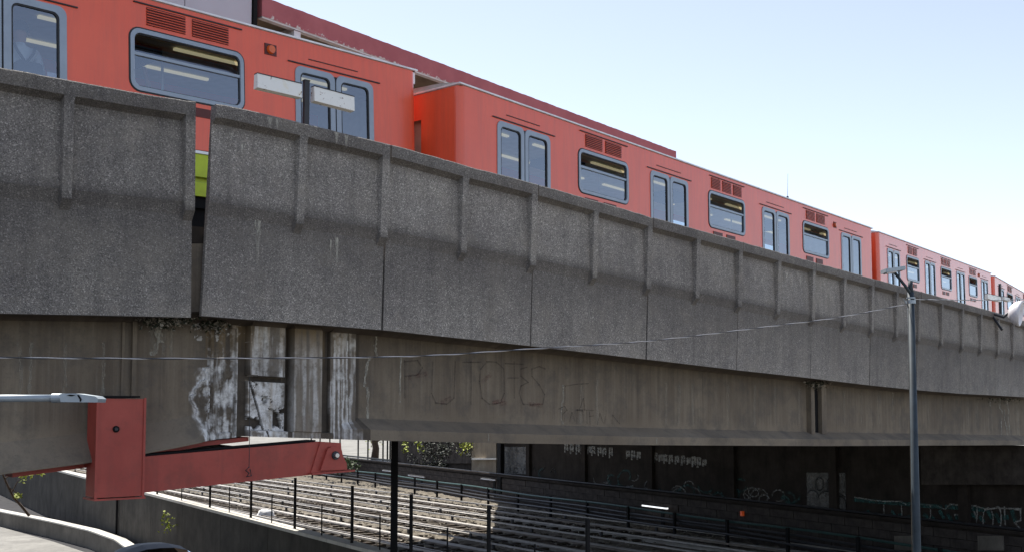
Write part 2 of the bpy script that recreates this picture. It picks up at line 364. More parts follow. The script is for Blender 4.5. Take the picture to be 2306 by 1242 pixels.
# ------------------------------------------------------------------ near retaining wall with its posts
RW = empty('retaining_wall', WA(20, 0, -4.1), label='grey concrete retaining wall with thin fence posts along its top beside the tracks', cat='wall')
for k in range(-8, 12):
    m = MB(); t0, t1 = k*3.0+.008, k*3.0+2.992
    m.box((t0, 0, -5.1), (t1, .22, -2.26), WA); o = m.build('wall_panel', M['wall']); to_parent(bevel(o, .012), RW)
    m = MB(); m.box((t0, -.03, -2.26), (t1, .25, -2.2), WA); o = m.build('coping', M['pale']); to_parent(o, RW)
def tA(px, py): p = gp(px, py, -2.2); return (Vector((p.x, p.y, 0))-Vector((A0.x, A0.y, 0))).dot(ad)
ts = []
for px, py in ((335, 1112), (430, 1143), (530, 1166), (645, 1190), (780, 1222)): ts.append(tA(px, py))
FN = empty('wire_fence', WA(ts[2], .1, -2.2), label='dark post and wire fence standing on the coping of the grey retaining wall', cat='fence')
ts += [ts[-1]+2.15, ts[-1]+4.4, ts[-1]+6.6]; ts = [ts[0]-4.6, ts[0]-2.3]+ts
for i, t in enumerate(ts):
    m = MB(); h = .95; m.box((t-.02, .08, -2.2), (t+.02, .12, -2.2+h), WA); to_parent(m.build('post', M['black']), FN)
    if i < len(ts)-1:
        tm = (t+ts[i+1])/2; m = MB(); m.box((tm-.009, .09, -2.2), (tm+.009, .108, -2.2+.55), WA); to_parent(m.build('stake', M['black']), FN)
for z in (.25, .5, .9):
    m = MB(); m.tube([WA(ts[0], .1, -2.2+z), WA(ts[-1], .1, -2.2+z)], .005, 5); to_parent(m.build('wire', M['dark']), FN)
m = MB(); q = gp(243, 1118, -2.6); tq = tA(243, 1093)
m.tube([WA(tq, -.05, -2.3), WA(tq, -.05, -4.1)], .035, 8); tag(m.build('drain_pipe', M['black']), 'thin dark drain pipe running down the retaining wall below the red column', 'pipe')

# ------------------------------------------------------------------ tracks and ballast
TZ = -4.9
p0 = gp(391, 1104, TZ+.25); p1 = gp(886, 1197, TZ+.25)
td = Vector((p1.x-p0.x, p1.y-p0.y, 0)).normalized(); tn = Vector((-td.y, td.x, 0))
if tn.y < 0: tn = -tn
def WT(t, d, z): p = Vector((p0.x, p0.y, 0))+td*t+tn*d; return (p.x, p.y, z)
nx_, ny_ = 300, 110
gx, gy = np.meshgrid(np.linspace(-45, 62, nx_), np.linspace(-9, 15, ny_))
gz = TZ-.02+.1*(vnoise(gx*1.2, gy*1.2, 3)-.5)+.16*(RS.rand(*gx.shape)-.5)
m = MB(); m.v = [WT(a, b, c) for a, b, c in zip(gx.ravel(), gy.ravel(), gz.ravel())]
m.f = [(j*nx_+i, j*nx_+i+1, (j+1)*nx_+i+1, (j+1)*nx_+i) for j in range(ny_-1) for i in range(nx_-1)]
m.build('ballast', M['earth'], kind='stuff')
stn = MB()
for k in range(7500):
    t = random.uniform(-22, 34); d = random.uniform(-6, 11); r = random.uniform(.04, .11); c = Vector(WT(t, d, TZ+.05))
    a = [c+Vector((random.uniform(-1, 1), random.uniform(-1, 1), random.uniform(-.3, .9)))*r for _ in range(4)]
    for q in ((0, 1, 2), (0, 2, 3), (0, 3, 1), (1, 3, 2)): stn.face([a[i] for i in q])
stn.build('loose_stones', M['stone'], kind='stuff')
labs = ['railway track nearest the retaining wall, its pale running beams brightly sunlit', 'middle railway track of the cutting, running beams half in sunlight', 'railway track closest to the far block wall, mostly in its shade']
for ti, d0 in enumerate((-1.2, 3.0, 7.4)):
    tr = empty('railway_track', WT(0, d0+.9, TZ), label=labs[ti], cat='railway track', group='railway tracks in the cutting')
    for dd, wd, mt, nm, zz in ((-.15, .26, 'beam', 'running_beam', .13), (1.65, .26, 'beam', 'running_beam', .13), (.28, .07, 'rail', 'rail', .12), (1.43, .07, 'rail', 'rail', .12), (-.62, .12, 'beam', 'guide_bar', .28), (2.3, .12, 'beam', 'guide_bar', .28)):
        m = MB()
        if nm == 'guide_bar':
            m.box((-60, d0+dd-.045, TZ+zz-.05), (66, d0+dd+.045, TZ+zz), WT)
        elif nm == 'rail':
            m.box((-60, d0+dd-.035, TZ+zz-.04), (66, d0+dd+.035, TZ+zz), WT); m.box((-60, d0+dd-.012, TZ+.08), (66, d0+dd+.012, TZ+zz-.04), WT); m.box((-60, d0+dd-.07, TZ+.05), (66, d0+dd+.07, TZ+.08), WT)
        else:
            m.box((-60, d0+dd-wd/2, TZ+zz-.02), (66, d0+dd+wd/2, TZ+zz), WT); m.box((-60, d0+dd-.03, TZ), (66, d0+dd+.03, TZ+zz-.02), WT)
        to_parent(m.build(nm, M[mt]), tr)
    sm = MB(); sm.box((-.13, -.75, -.1), (.13, 2.4, .06)); me = sm.mesh('sleeper', M['sleeper'])
    im = MB(); im.box((-.05, -.04, 0), (.05, .04, .2)); ime = im.mesh('insulator', M['dark'])
    ang = math.atan2(td.y, td.x); flip = 1 if Vector((-math.sin(ang), math.cos(ang), 0)).dot(tn) > 0 else -1
    for k in range(72):
        t = -28+k*.85
        o = add_obj('sleeper', me); o.location = WT(t, d0, TZ+.02); o.rotation_euler = (0, 0, ang); o.scale = (1, flip, 1); to_parent(o, tr)
        if k % 7 == (3*ti) % 7:
            for dd in (-.62, 2.3):
                o = add_obj('insulator', ime); o.location = WT(t, d0+dd, TZ+.03); o.rotation_euler = (0, 0, ang); to_parent(o, tr)
sg = MB()
c = gp(598, 1158, TZ+.1)
rr = random.Random(2); prof = []
n1, n2 = 12, 6
for j in range(n2+1):
    th = math.pi/2*j/n2
    for i in range(n1):
        ph = 2*math.pi*i/n1; k = 1+.18*rr.uniform(-1, 1)
        sg.v.append((c.x+.42*math.cos(th)*math.cos(ph)*k, c.y+.3*math.cos(th)*math.sin(ph)*k, c.z-.05+.3*math.sin(th)*k))
for j in range(n2):
    for i in range(n1): sg.f.append((j*n1+i, j*n1+(i+1) % n1, (j+1)*n1+(i+1) % n1, (j+1)*n1+i))
sg.uv = [(0, 0)]*sum(len(f) for f in sg.f)
tag(sg.build('bag', M['tarp'], smooth=True), 'crumpled white bag lying on the ballast between sunlit rails', 'bag')

# ------------------------------------------------------------------ far wall: block courses, ledge, upper wall, graffiti
FW = empty('block_wall', WB(BL/2, 0, -5.1), label='long wall of grey blocks with a ledge beyond the tracks, coloured dark for shade', cat='wall')
def fwp(o): return to_parent(o, FW)
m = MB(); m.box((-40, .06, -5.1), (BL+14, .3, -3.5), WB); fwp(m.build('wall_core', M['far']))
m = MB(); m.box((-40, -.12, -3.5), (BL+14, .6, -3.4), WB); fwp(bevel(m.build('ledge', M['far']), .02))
bm_ = MB(); bm_.box((-.585, 0, 0), (.585, .09, .265)); bme = bm_.mesh('block', M['block']); angb = math.atan2(bd.y, bd.x); fb = 1 if Vector((-math.sin(angb), math.cos(angb), 0)).dot(bn) > 0 else -1
for r in range(5):
    for k in range(46):
        t = -6+k*1.2+(r % 2)*.6
        if t > BL+6: continue
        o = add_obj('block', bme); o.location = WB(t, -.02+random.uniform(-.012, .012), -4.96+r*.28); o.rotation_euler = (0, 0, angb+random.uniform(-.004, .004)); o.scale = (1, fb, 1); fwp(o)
# upper wall
tu0 = 1.0
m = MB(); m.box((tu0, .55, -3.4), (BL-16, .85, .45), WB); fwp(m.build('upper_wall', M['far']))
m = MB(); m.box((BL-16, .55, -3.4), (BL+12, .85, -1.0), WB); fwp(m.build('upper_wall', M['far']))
for t in np.arange(2, BL-2, 5.3):
    m = MB(); m.box((t, .40, -3.4), (t+.35, .55, -1.02), WB); fwp(m.build('pilaster', M['far']))
def tB(px, py=1100, d=.5):
    r_ = ray(px, py); a = Vector(WB(0, d, 0)); k = (a.x*r_.y-a.y*r_.x)/-(bd.x*r_.y-bd.y*r_.x); return k
def zB(px, py, d=.5):
    t = tB(px, py, d); p = Vector(WB(t, d, 0)); r_ = ray(px, py); return t, r_.z*math.hypot(p.x, p.y)/math.hypot(r_.x, r_.y)
def hpanel(x0, x1, y0, y1, d0, d1, mat, name, **k):
    t0, z0 = zB(x0, y1, d0); t1, z1 = zB(x1, y1, d0); _, za = zB(x0, y0, d0); _, zb = zB(x1, y0, d0)
    m = MB(); P = [WB(t0, d0, z0), WB(t1, d0, z1), WB(t1, d1, z1), WB(t0, d1, z0), WB(t0, d0, za), WB(t1, d0, zb), WB(t1, d1, zb), WB(t0, d1, za)]
    m.hull(P); o = m.build(name, M[mat] if isinstance(mat, str) else mat, **k); return o
fwp(hpanel(2075, 2330, 1003, 1090, -.1, .5, 'block', 'wall_beam'))

def ribbon(name, pts, wd, MAP, mat, label, cat, jit=.0, alpha=1.0):
    """paint stroke: flat line following the wall; pts in pixels, MAP turns (px,py)->(a,z) and P(a,z) to world"""
    to, back = MAP; root = None
    for line in pts:
        m = MB(); q = [to(*p) for p in line]
        for i in range(len(q)-1):
            (a, b), (c_, d_) = q[i], q[i+1]; L = math.hypot(c_-a, d_-b)
            if L < 1e-6: continue
            nx, ny = -(d_-b)/L*wd/2, (c_-a)/L*wd/2; ex, ey = (c_-a)/L*wd*.3, (d_-b)/L*wd*.3
            m.face([back(a-nx-ex, b-ny-ey), back(c_-nx+ex, d_-ny+ey), back(c_+nx+ex, d_+ny+ey), back(a+nx-ex, b+ny-ey)])
        m.at['alpha'] = [alpha]*len(m.v)
        if root is None: root = empty(name, m.v[0], label=label, cat=cat)
        to_parent(m.build('stroke', M[mat]), root)
    return root
MAPB = (lambda x, y: zB(x, y, .54), lambda a, z: WB(a, .54-random.uniform(0, .006), z))
MAPB2 = (lambda x, y: zB(x, y, .54), lambda a, z: WB(a, .53-random.uniform(0, .006), z))
def arc(cx, cy, rx, ry, a0=0, a1=360, n=12): return [(cx+rx*math.cos(R(a0+(a1-a0)*i/n)), cy+ry*math.sin(R(a0+(a1-a0)*i/n))) for i in range(n+1)]
o = hpanel(1818, 1905, 1063, 1158, .53, .545, 'mural', 'graffiti'); o.data.attributes.new('alpha', 'FLOAT', 'POINT').data.foreach_set('value', [.8]*len(o.data.vertices)); tag(o, 'pale painted patch with round black letters on the dark far wall', 'graffiti')
ribbon('graffiti', [arc(1846, 1088, 9, 15), arc(1872, 1090, 10, 17), arc(1830, 1120, 14, 18, 180, 360), arc(1862, 1124, 20, 20, 180, 370), arc(1890, 1134, 16, 18, 190, 380), [(1880, 1066), (1890, 1080), (1884, 1104), (1904, 1118)]], .05, MAPB2, 'inkk', 'black outlined round letters sprayed over the pale patch', 'graffiti')
xs = [(1925, 1118), (1960, 1124), (1990, 1127), (2030, 1128), (2040, 1134), (2078, 1134), (2110, 1138), (2128, 1145), (2140, 1134), (2170, 1136), (2200, 1138), (2220, 1146), (2240, 1143), (2300, 1144)]
ribbon('graffiti', [xs]+[[(x, 1136), (x+1, 1158), (x-2, 1180)] for x in (1990, 2030, 2095, 2200)]+[arc(2180, 1172, 18, 34, 200, 350), arc(2225, 1168, 12, 26), arc(2246, 1165, 9, 26, 250, 430), [(2262, 1140), (2264, 1180)], [(2285, 1146), (2298, 1146), (2299, 1170), (2284, 1175), (2299, 1190)], [(2150, 1158), (2168, 1156), (2180, 1160)]], .045, MAPB, 'inkw', 'long pale graffiti letters along the ledge at the lower right', 'graffiti')
ribbon('graffiti', [[(1955+i*18, 1150+(i % 3)*7), (1963+i*18, 1172-(i % 2)*9)] for i in range(19)]+[[(2130, 1140), (2215, 1146)], [(1925, 1124), (2120, 1140)]], .13, MAPB, 'inkt', 'teal fill behind the long pale graffiti letters', 'graffiti')
ln = []
for i in range(26):
    x = 1272+i*12.5+random.uniform(-2, 2); y = 1008+i*1.35; h = random.uniform(5, 10)
    if i in (9, 10, 14): continue
    ln += [[(x, y-h), (x, y+h)], [(x, y-h), (x+6, y-h)], [(x+6, y-h), (x+6, y+h*.5)], [(x, y), (x+7, y+1)]]
ribbon('graffiti', ln, .12, MAPB, 'inkw', 'row of small whitish letters high on the dark far wall', 'graffiti')
ln = []
for i in range(44):
    x = random.uniform(1220, 1790); y = random.uniform(1050, 1100)+(x-1220)*.08; r1 = random.uniform(8, 22); a = random.uniform(0, 360)
    ln.append(arc(x, y, r1, r1*.9, a, a+random.uniform(120, 300), 8))
ribbon('graffiti', ln[:26], .06, MAPB, 'inkw', 'tangle of faint pale scribbles in the middle of the dark far wall', 'graffiti', alpha=.45)
ribbon('graffiti', ln[26:], .09, MAPB2, 'inkt', 'faint teal scribbles in the middle of the dark far wall', 'graffiti', alpha=.5)
o = hpanel(1128, 1196, 1005, 1066, .53, .545, 'mural', 'graffiti'); o.data.attributes.new('alpha', 'FLOAT', 'POINT').data.foreach_set('value', [.9]*len(o.data.vertices)); tag(o, 'pale grey painted patch at the left end of the dark wall', 'graffiti')
ribbon('graffiti', [[(1140, 1052), (1140, 1064)], arc(1162, 1058, 5, 6), [(1150, 1052), (1150, 1064)], [(1174, 1053), (1178, 1064), (1182, 1053)], [(1196, 1062), (1204, 1050), (1208, 1062)], [(1220, 1063), (1228, 1051)], [(1240, 1063), (1246, 1052), (1252, 1063)]], .06, MAPB2, 'inkk', 'small black tag under the pale grey patch', 'graffiti')

# pipes and handrail running along the foot of the far wall
def along(px0, py0, px1, py1, Z): return gp(px0, py0, Z), gp(px1, py1, Z)
pr = empty('pipe_rail', WB(20, -1.6, TZ), label='teal and grey pipes on short posts running along the foot of the block wall', cat='pipe')
for k, (dd, zz, mt) in enumerate(((-1.5, -4.0, 'teal'), (-1.5, -4.22, 'dark'), (-1.7, -4.5, 'dark'), (-1.4, -4.38, 'dark'))):
    m = MB(); m.tube([WB(t, dd+.1*math.sin(t*.21), zz+.03*math.sin(t*.5+k)) for t in np.arange(-30, BL+8, 2.0)], .045, 6); to_parent(m.build('pipe', M[mt]), pr)
for t in np.arange(-26, BL+6, 3.1):
    m = MB(); m.box((t-.05, -1.6, -5.05), (t+.05, -1.5, -3.95), WB); to_parent(m.build('post', M['black']), pr)
m = MB(); m.tube([WB(t, -.12, -3.34) for t in (-30, BL+8)], .035, 6); o = m.build('handrail', M['dark']); tag(o, 'dark rail laid along the ledge of the block wall', 'rail')

# strip lights and small signal on the far wall
def striplight(px0, px1, py, lit, label, d=-.3):
    (t0, z0), (t1, z1) = zB(px0, py, d), zB(px1, py, d); z = (z0+z1)/2; z = zB((px0+px1)/2, py, d)[1]
    e = empty('strip_light', WB((t0+t1)/2, d, z), label=label, cat='light fitting', group='strip lights on the block wall')
    m = MB(); m.box((t0, d-.04, z-.03), (t1, d+.04, z+.03), WB); to_parent(m.build('tube', M['litwhite' if lit else 'white']), e)
    m = MB(); m.box((t0, d-.07, z+.032), (t1, d+.07, z+.055), WB); m.box(((t0+t1)/2-.03, d+.041, z-.02), ((t0+t1)/2+.03, -.02, z+.02), WB); to_parent(m.build('housing', M['dark']), e)
    m = MB(); m.box(((t0+t1)/2+.1, -.06, z-.9), ((t0+t1)/2+.3, -.03, z-.1), WB); to_parent(m.build('back_plate', M['black']), e)
striplight(1447, 1503, 1140, True, 'lit white strip light glowing alone in the darkness of the block wall')
striplight(920, 956, 1071, False, 'unlit cream strip light just right of the thick black post')
striplight(1084, 1116, 1078, False, 'unlit strip light near the end of the brown wall')
striplight(862, 884, 1059, False, 'unlit strip light just left of the thick black post')
m = MB(); t, z = zB(1671, 1155, -.1); m.box((t-.05, -.15, z-.09), (t+.05, -.03, z+.09), WB); o = m.build('signal_lamp', M['signal']); tag(bevel(o, .03), 'small orange-red signal lamp on the dark block wall', 'signal')
for px in (2042, 2230):
    o = hpanel(px-28, px+28, 1205, 1238, -.12, -.05, 'kerb', 'sign_board'); tag(o, 'small pale board on the block wall, %s' % ('just left of the street lamp pole' if px < 2100 else 'right of the street lamp pole'), 'board')

# lit brown wall piece + columns at the left end, fence bars
fwp(hpanel(893, 1061, 985, 1042, .42, .54, 'block', 'wall_panel')); fwp(hpanel(1062, 1117, 985, 1064, .3, .54, 'soffit', 'wall_panel'))
fwp(hpanel(1062, 1117, 1030, 1034, .1, .3, 'pale', 'sill'))
CO = hpanel(1119, 1127, 960, 1110, -.1, .15, 'black', 'pillar'); tag(CO, 'dark square pillar at the sunlit end of the far wall', 'pillar')
fe = empty('bar_fence', WB(-3, .2, -3.4), label='fence of tall dark bars on the ledge in front of the bright yard', cat='fence')
for px in (806, 828, 862, 872, 878, 886, 765, 742, 720, 700):
    t, _ = zB(px, 1040, .2); m = MB(); m.box((t-.045, .17, -3.4), (t+.045, .25, -.6), WB); to_parent(m.build('bar', M['black']), fe)
m = MB(); m.box((-14, .15, -3.3), (1.4, .27, -3.2), WB); to_parent(m.build('bottom_rail', M['dark']), fe)

def leaves(mb, c, rad, n, size, squash=(1, 1, 1), rnd=random):
    for _ in range(n):
        while True:
            v = Vector((rnd.uniform(-1, 1), rnd.uniform(-1, 1), rnd.uniform(-1, 1)))
            if v.length < 1: break
        p = Vector(c)+Vector((v.x*squash[0], v.y*squash[1], v.z*squash[2]))*rad
        a = Vector((rnd.gauss(0, 1), rnd.gauss(0, 1), rnd.gauss(0, 1))).normalized(); b = a.orthogonal().normalized(); s = size*rnd.uniform(.6, 1.3)
        mb.face([p-a*s, p+b*s*.45, p+a*s, p-b*s*.45])
# tree at the far end
tb = Vector(WB(zB(843, 1040, .9)[0], .9, -3.4)); TR = empty('tree', tb, label='small dark leaning tree with bare branches before the bright yard', cat='tree')
m = MB(); m.tube([tb+Vector((0, 0, -.2)), tb+Vector((.1, 0, .8)), tb+Vector((-.1, 0, 1.8)), tb+Vector((.2, .2, 3.4)), tb+Vector((.1, .3, 5))], [.3, .24, .2, .16, .1], 8); to_parent(m.build('trunk', M['bark'], smooth=True), TR)
br = []
rt = random.Random(4); lf = MB(); ly = MB()
for k in range(17):
    z = .7+k*.17; a = rt.uniform(0, 6.28); L = rt.uniform(.9, 2.2)
    b0 = tb+Vector((0, 0, z)); b1 = b0+Vector((math.cos(a)*L*.5, math.sin(a)*L*.3, L*.25)); b2 = b1+Vector((math.cos(a+.5)*L*.6, math.sin(a)*L*.3, L*.5))
    m = MB(); m.tube([b0, b1, b2], [.1, .06, .025], 5); to_parent(m.build('branch', M['bark']), TR)
    leaves(lf, b2, .7, 34, .1, rnd=rt); leaves(ly, b1, .6, 6, .1, rnd=rt)
leaves(lf, tb+Vector((-2.3, -.9, -.35)), 1.0, 420, .12, (1.5, .6, .6), rt); leaves(lf, tb+Vector((-3.4, -.3, 1.9)), 1, 160, .11, (1.4, .6, .5), rt)
leaves(lf, tb+Vector((0, 0, 4.6)), 1.8, 1500, .12, (1.3, 1, .7), rt)
to_parent(lf.build('crown', M['leaf']), TR); to_parent(ly.build('sunlit_leaves', M['leafy']), TR)  # the few yellow-green leaves are coloured as if sunlit
# ivy hanging over the wall between post and pillar
iv = MB(); iy = MB(); ri = random.Random(9)
for k in range(120):
    px = ri.gauss(985, 32); py = ri.uniform(985, 1060) if px < 1010 else ri.uniform(985, 1025); t, z = zB(px, py, .3)
    leaves(iv, WB(t, ri.uniform(.2, .45), z), .32, 12, .075, rnd=ri)
for k in range(9):
    px = ri.choice((ri.uniform(915, 958), ri.uniform(1040, 1066))); py = ri.uniform(990, 1020); t, z = zB(px, py, 0); leaves(iy, WB(t, -.1, z), .35, 14, .1, rnd=ri)
IV = empty('climbing_plant', WB(5, .3, -3.4), label='dark creeper covering the far wall right of the thick black post', cat='plant'); to_parent(iv.build('foliage', M['leafdark']), IV); to_parent(iy.build('sunlit_leaves', M['leafy']), IV)  # yellow-green leaves are coloured as sunlit, the dark foliage as shaded

# yellow weed on the retaining wall, dry branch at the lower left
WD = MB(); rw = random.Random(3)
tw = tA(380, 1126)
cw = Vector(WA(tw, -.12, -3.35)); r_ = ray(378, 1172); cw = Vector(r_)*(cw.y/r_.y)
we = empty('weed', cw, label='small yellow-green weed growing from the grey retaining wall', cat='weed')
for k in range(30): leaves(WD, cw+Vector((rw.gauss(0, .14), rw.uniform(-.1, .05), rw.gauss(0, .15))), .03, 2, .045, rnd=rw)
to_parent(WD.build('foliage', M['leafy']), we)
for k in range(6):
    m = MB(); m.tube([cw+Vector((.02, .1, -.22)), cw+Vector((rw.gauss(0, .13), 0, rw.uniform(-.05, .15)))], .007, 4); to_parent(m.build('stem', M['leaf']), we)
YB = 26.0
be = empty('dry_branch', wp(60, 1165, YB), label='thin bare branch with a few twigs against the wall at the lower left', cat='branch')
m = MB(); m.tube([wp(x, y, YB) for x, y in ((66, 1160), (50, 1140), (30, 1118), (14, 1085), (6, 1066), (-8, 1040))], [.035, .032, .03, .026, .022, .015], 6); to_parent(m.build('stem', M['bark']), be)
for q in ([(26, 1108), (40, 1082), (50, 1070)], [(20, 1096), (42, 1112), (52, 1120), (44, 1118)], [(10, 1076), (30, 1066), (52, 1074)]):
    m = MB(); m.tube([wp(x, y, YB) for x, y in q], [.014, .01, .006], 4); to_parent(m.build('twig', M['bark']), be)
m = MB()
for q in ((50, 1072), (52, 1078), (42, 1112), (40, 1116), (80, 1064), (90, 1068), (70, 1066), (25, 1066), (60, 1065)): leaves(m, wp(q[0], q[1], YB), .09, 7, .06, rnd=rw)
to_parent(m.build('foliage', M['leafy']), be)

# ------------------------------------------------------------------ station deck behind the viaduct (shades the cutting)
m = MB()
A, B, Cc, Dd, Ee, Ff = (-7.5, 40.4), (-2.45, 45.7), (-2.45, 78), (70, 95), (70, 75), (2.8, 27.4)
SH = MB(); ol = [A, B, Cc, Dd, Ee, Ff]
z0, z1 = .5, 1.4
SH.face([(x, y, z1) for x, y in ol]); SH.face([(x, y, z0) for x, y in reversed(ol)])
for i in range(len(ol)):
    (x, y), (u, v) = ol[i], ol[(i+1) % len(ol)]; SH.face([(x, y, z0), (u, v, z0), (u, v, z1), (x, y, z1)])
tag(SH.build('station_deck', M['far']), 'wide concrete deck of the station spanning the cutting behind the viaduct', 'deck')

# ------------------------------------------------------------------ the viaduct
def poly(nodes):      # nodes: (s, z)
    nodes = sorted(nodes); a = [n_[0] for n_ in nodes]; b = [n_[1] for n_ in nodes]
    def f(s):
        if s < a[0]: return b[0]+(s-a[0])*(b[1]-b[0])/(a[1]-a[0])
        if s > a[-1]: return b[-1]+(s-a[-1])*(b[-1]-b[-4])/(a[-1]-a[-4])
        return float(np.interp(s, a, b))
    return f
top_n = [P2S(x, y, -.09) for x, y in ((5, 158), (165, 188), (300, 212), (441, 235), (485, 236), (683, 282), (888, 332), (1050, 378), (1213, 420), (1458, 490), (1662, 546), (1822, 590), (1957, 627), (2062, 655), (2160, 682), (2237, 703), (2302, 722))]
bot_n = [P2S(x, y, 0) for x, y in ((5, 705), (165, 708), (430, 714), (450, 710), (861, 742), (1194, 778), (1455, 808), (1657, 832), (1822, 850), (1955, 866), (2062, 877), (2157, 885), (2237, 889), (2303, 893))]
ztop, zbot = poly(top_n), poly(bot_n)
sJ = [P2S(x, 725, 0)[0] for x in (451, 861, 1194, 1455, 1657, 1822, 1955, 2060, 2157, 2237, 2303)]
while len(sJ) < 20: sJ.append(sJ[-1]+2.55)
sL = [P2S(430, 714, 0)[0]]; sL = [sL[0]-2.55*k for k in range(7)]
S_H = P2S(552, 850, .5)[0]       # the hinge joint between the spans
LS = empty('viaduct_span', W(-4, 2, -.6), label='left concrete span of the viaduct, haunched towards the stained hinge joint', cat='viaduct', group='spans of the railway viaduct')
RS_ = empty('viaduct_span', W(12, 2, -.9), label='long right concrete span of the viaduct with many ribbed parapet panels', cat='viaduct', group='spans of the railway viaduct')
RIB, PR, REC = .12, .08, .04
def profile(kind, s):
    b, t = zbot(s), ztop(s); H = t-b; zf = b+H*.5
    lean = lambda z: -.09*(z-b)/H
    if kind == 'rib': q = [(0, b), (0, zf-.12), (-PR, zf-.02), (-PR, zf+.06), (-PR, t-.3), (-PR, t-.20), (-PR, t-.15), (-PR, t-.012), (-PR+.012, t)]
    else: q = [(0, b), (0, zf-.06), (-REC, zf+.08), (-REC+.008, zf+.2), (.012, t-.3), (.02, t-.20), (-PR, t-.15), (-PR, t-.012), (-PR+.012, t)]
    return [(d+lean(z), z) for d, z in q]+[(.06+lean(t), t)]
GR = [.04, .52, .62, .15, .04, .4, .55, .4, .25, .2];  # shade painted on fold strip and coffer top, with grime on the band
def panel(s0, s1, parent, slant=0, seed=0, slr=0):
    rnd = random.Random(seed); m = MB(); gr = []
    mid = (s0+s1)/2-.06
    TR_ = .012; cuts = [(s0, mid-RIB/2, 'cof'), (mid-RIB/2+TR_, mid+RIB/2-TR_, 'rib'), (mid+RIB/2, s1-RIB, 'cof'), (s1-RIB+TR_, s1, 'rib')]
    last = None
    tilt = rnd.uniform(-.004, .004)
    def pos(s, d, z):
        b, t = zbot(s), ztop(s); k = (z-b)/(t-b)
        return W(s+slant*k*max(0, 1-(s-s0)/(s1-s0))+slr*k*(s-s0)/(s1-s0), d+tilt*(s-s0), z)
    for a, b, kind in cuts:
        n_ = max(1, int((b-a)/.1)); sv = [a+(b-a)*i/n_ for i in range(n_+1)]; rows = []
        for s in sv:
            q = profile(kind, s); j = (vnoise(np.array([s*6.0]), np.array([seed+.5]), 11)[0]-.5)*.022
            q = [(d, z+(j if i >= 7 else 0)) for i, (d, z) in enumerate(q)]; rows.append((s, q))
        if last: rows.insert(0, last)
        last = rows[-1]
        for (sa, qa), (sb, qb) in zip(rows[:-1], rows[1:]):
            for i in range(len(qa)-1):
                m.face([pos(sa, *qa[i]), pos(sb, *qb[i]), pos(sb, *qb[i+1]), pos(sa, *qa[i+1])], [(sa, qa[i][1]), (sb, qb[i][1]), (sb, qb[i+1][1]), (sa, qa[i+1][1])])
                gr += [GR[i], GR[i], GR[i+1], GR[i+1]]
    for s, kd in ((s0, 'cof'), (s1, 'rib')):
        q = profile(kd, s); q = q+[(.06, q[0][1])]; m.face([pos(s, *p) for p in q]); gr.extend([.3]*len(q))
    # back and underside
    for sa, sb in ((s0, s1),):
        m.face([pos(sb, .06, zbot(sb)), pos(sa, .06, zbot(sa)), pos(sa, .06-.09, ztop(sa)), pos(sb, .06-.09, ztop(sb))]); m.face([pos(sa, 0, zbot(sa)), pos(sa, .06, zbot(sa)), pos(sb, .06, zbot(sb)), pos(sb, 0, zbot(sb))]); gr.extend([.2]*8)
    m.at['wear_shade'] = gr
    o = m.build('parapet_panel', M['agg']); to_parent(o, parent); return o
slr_ = P2S(441, 235, -.17)[0]-sL[0]
for i in range(len(sL)-1): panel(sL[i+1]+.01, sL[i]-0.0, LS, 0, 50+i, slr_ if i == 0 else 0)
gs = P2S(485, 236, -.17)[0]-P2S(451, 710, 0)[0]
for i in range(len(sJ)-1):
    panel(sJ[i]+.012, sJ[i+1]-.012, RS_, gs if i == 0 else 0, i)
s_end = sJ[-1]
# lime streaks under drain holes on the parapet
def streak(px, y0, y1, w_, d=0.0, parent=RS_, name='lime_streak', mat='lime_stain', seed=0):
    rnd = random.Random(seed+px); m = MB(); al = []
    n_ = 12; L, Rr = [], []
    for i in range(n_+1):
        f = i/n_; y = y0+(y1-y0)*f; s, z = P2S(px, y, d); b, t = zbot(s), ztop(s)
        dd = d; hw = w_*(1-.75*f)*(.5+.35*rnd.random()); L.append((s-hw*rnd.uniform(.6, 1.1), dd, z)); Rr.append((s+hw*rnd.uniform(.6, 1.1), dd, z))
    for i in range(n_):
        m.face([W(*L[i+1]), W(*Rr[i+1]), W(*Rr[i]), W(*L[i])]); f0, f1 = i/n_, (i+1)/n_
        al += [1-f1*.7]*2+[1-f0*.7]*2
    m.at['alpha'] = al; o = m.build(name, M[mat]); to_parent(o, parent); return o
def dlow(px, py):   # outer face of the lower panel at this height incl. lean
    s, z = P2S(px, py, -.03); return -.09*(z-zbot(s))/(ztop(s)-zbot(s))-.005
streak(580, 496, 600, .06, dlow(580, 500)); streak(758, 535, 618, .04, dlow(758, 540)); streak(745, 540, 590, .025, dlow(745, 540)); 
streak(608, 264, 290, .05, -.215); streak(625, 268, 292, .04, -.215); streak(758, 298, 324, .05, -.215); streak(780, 305, 336, .04, -.215)
streak(520, 300, 320, .04, -.13, seed=3); streak(545, 325, 350, .03, -.13, seed=4)
streak(1700, 622, 640, .07, -.13); streak(1714, 628, 640, .05, -.13, seed=2)
for x, y0, y1 in ((1772, 614, 650), (1784, 625, 655), (1797, 614, 630), (1803, 625, 655)): streak(x, y0, y1, .04, -.13, seed=5)
for x, y0, y1 in ((1889, 736, 756), (1826, 726, 790)): streak(x, y0, y1, .05, dlow(x, y0))

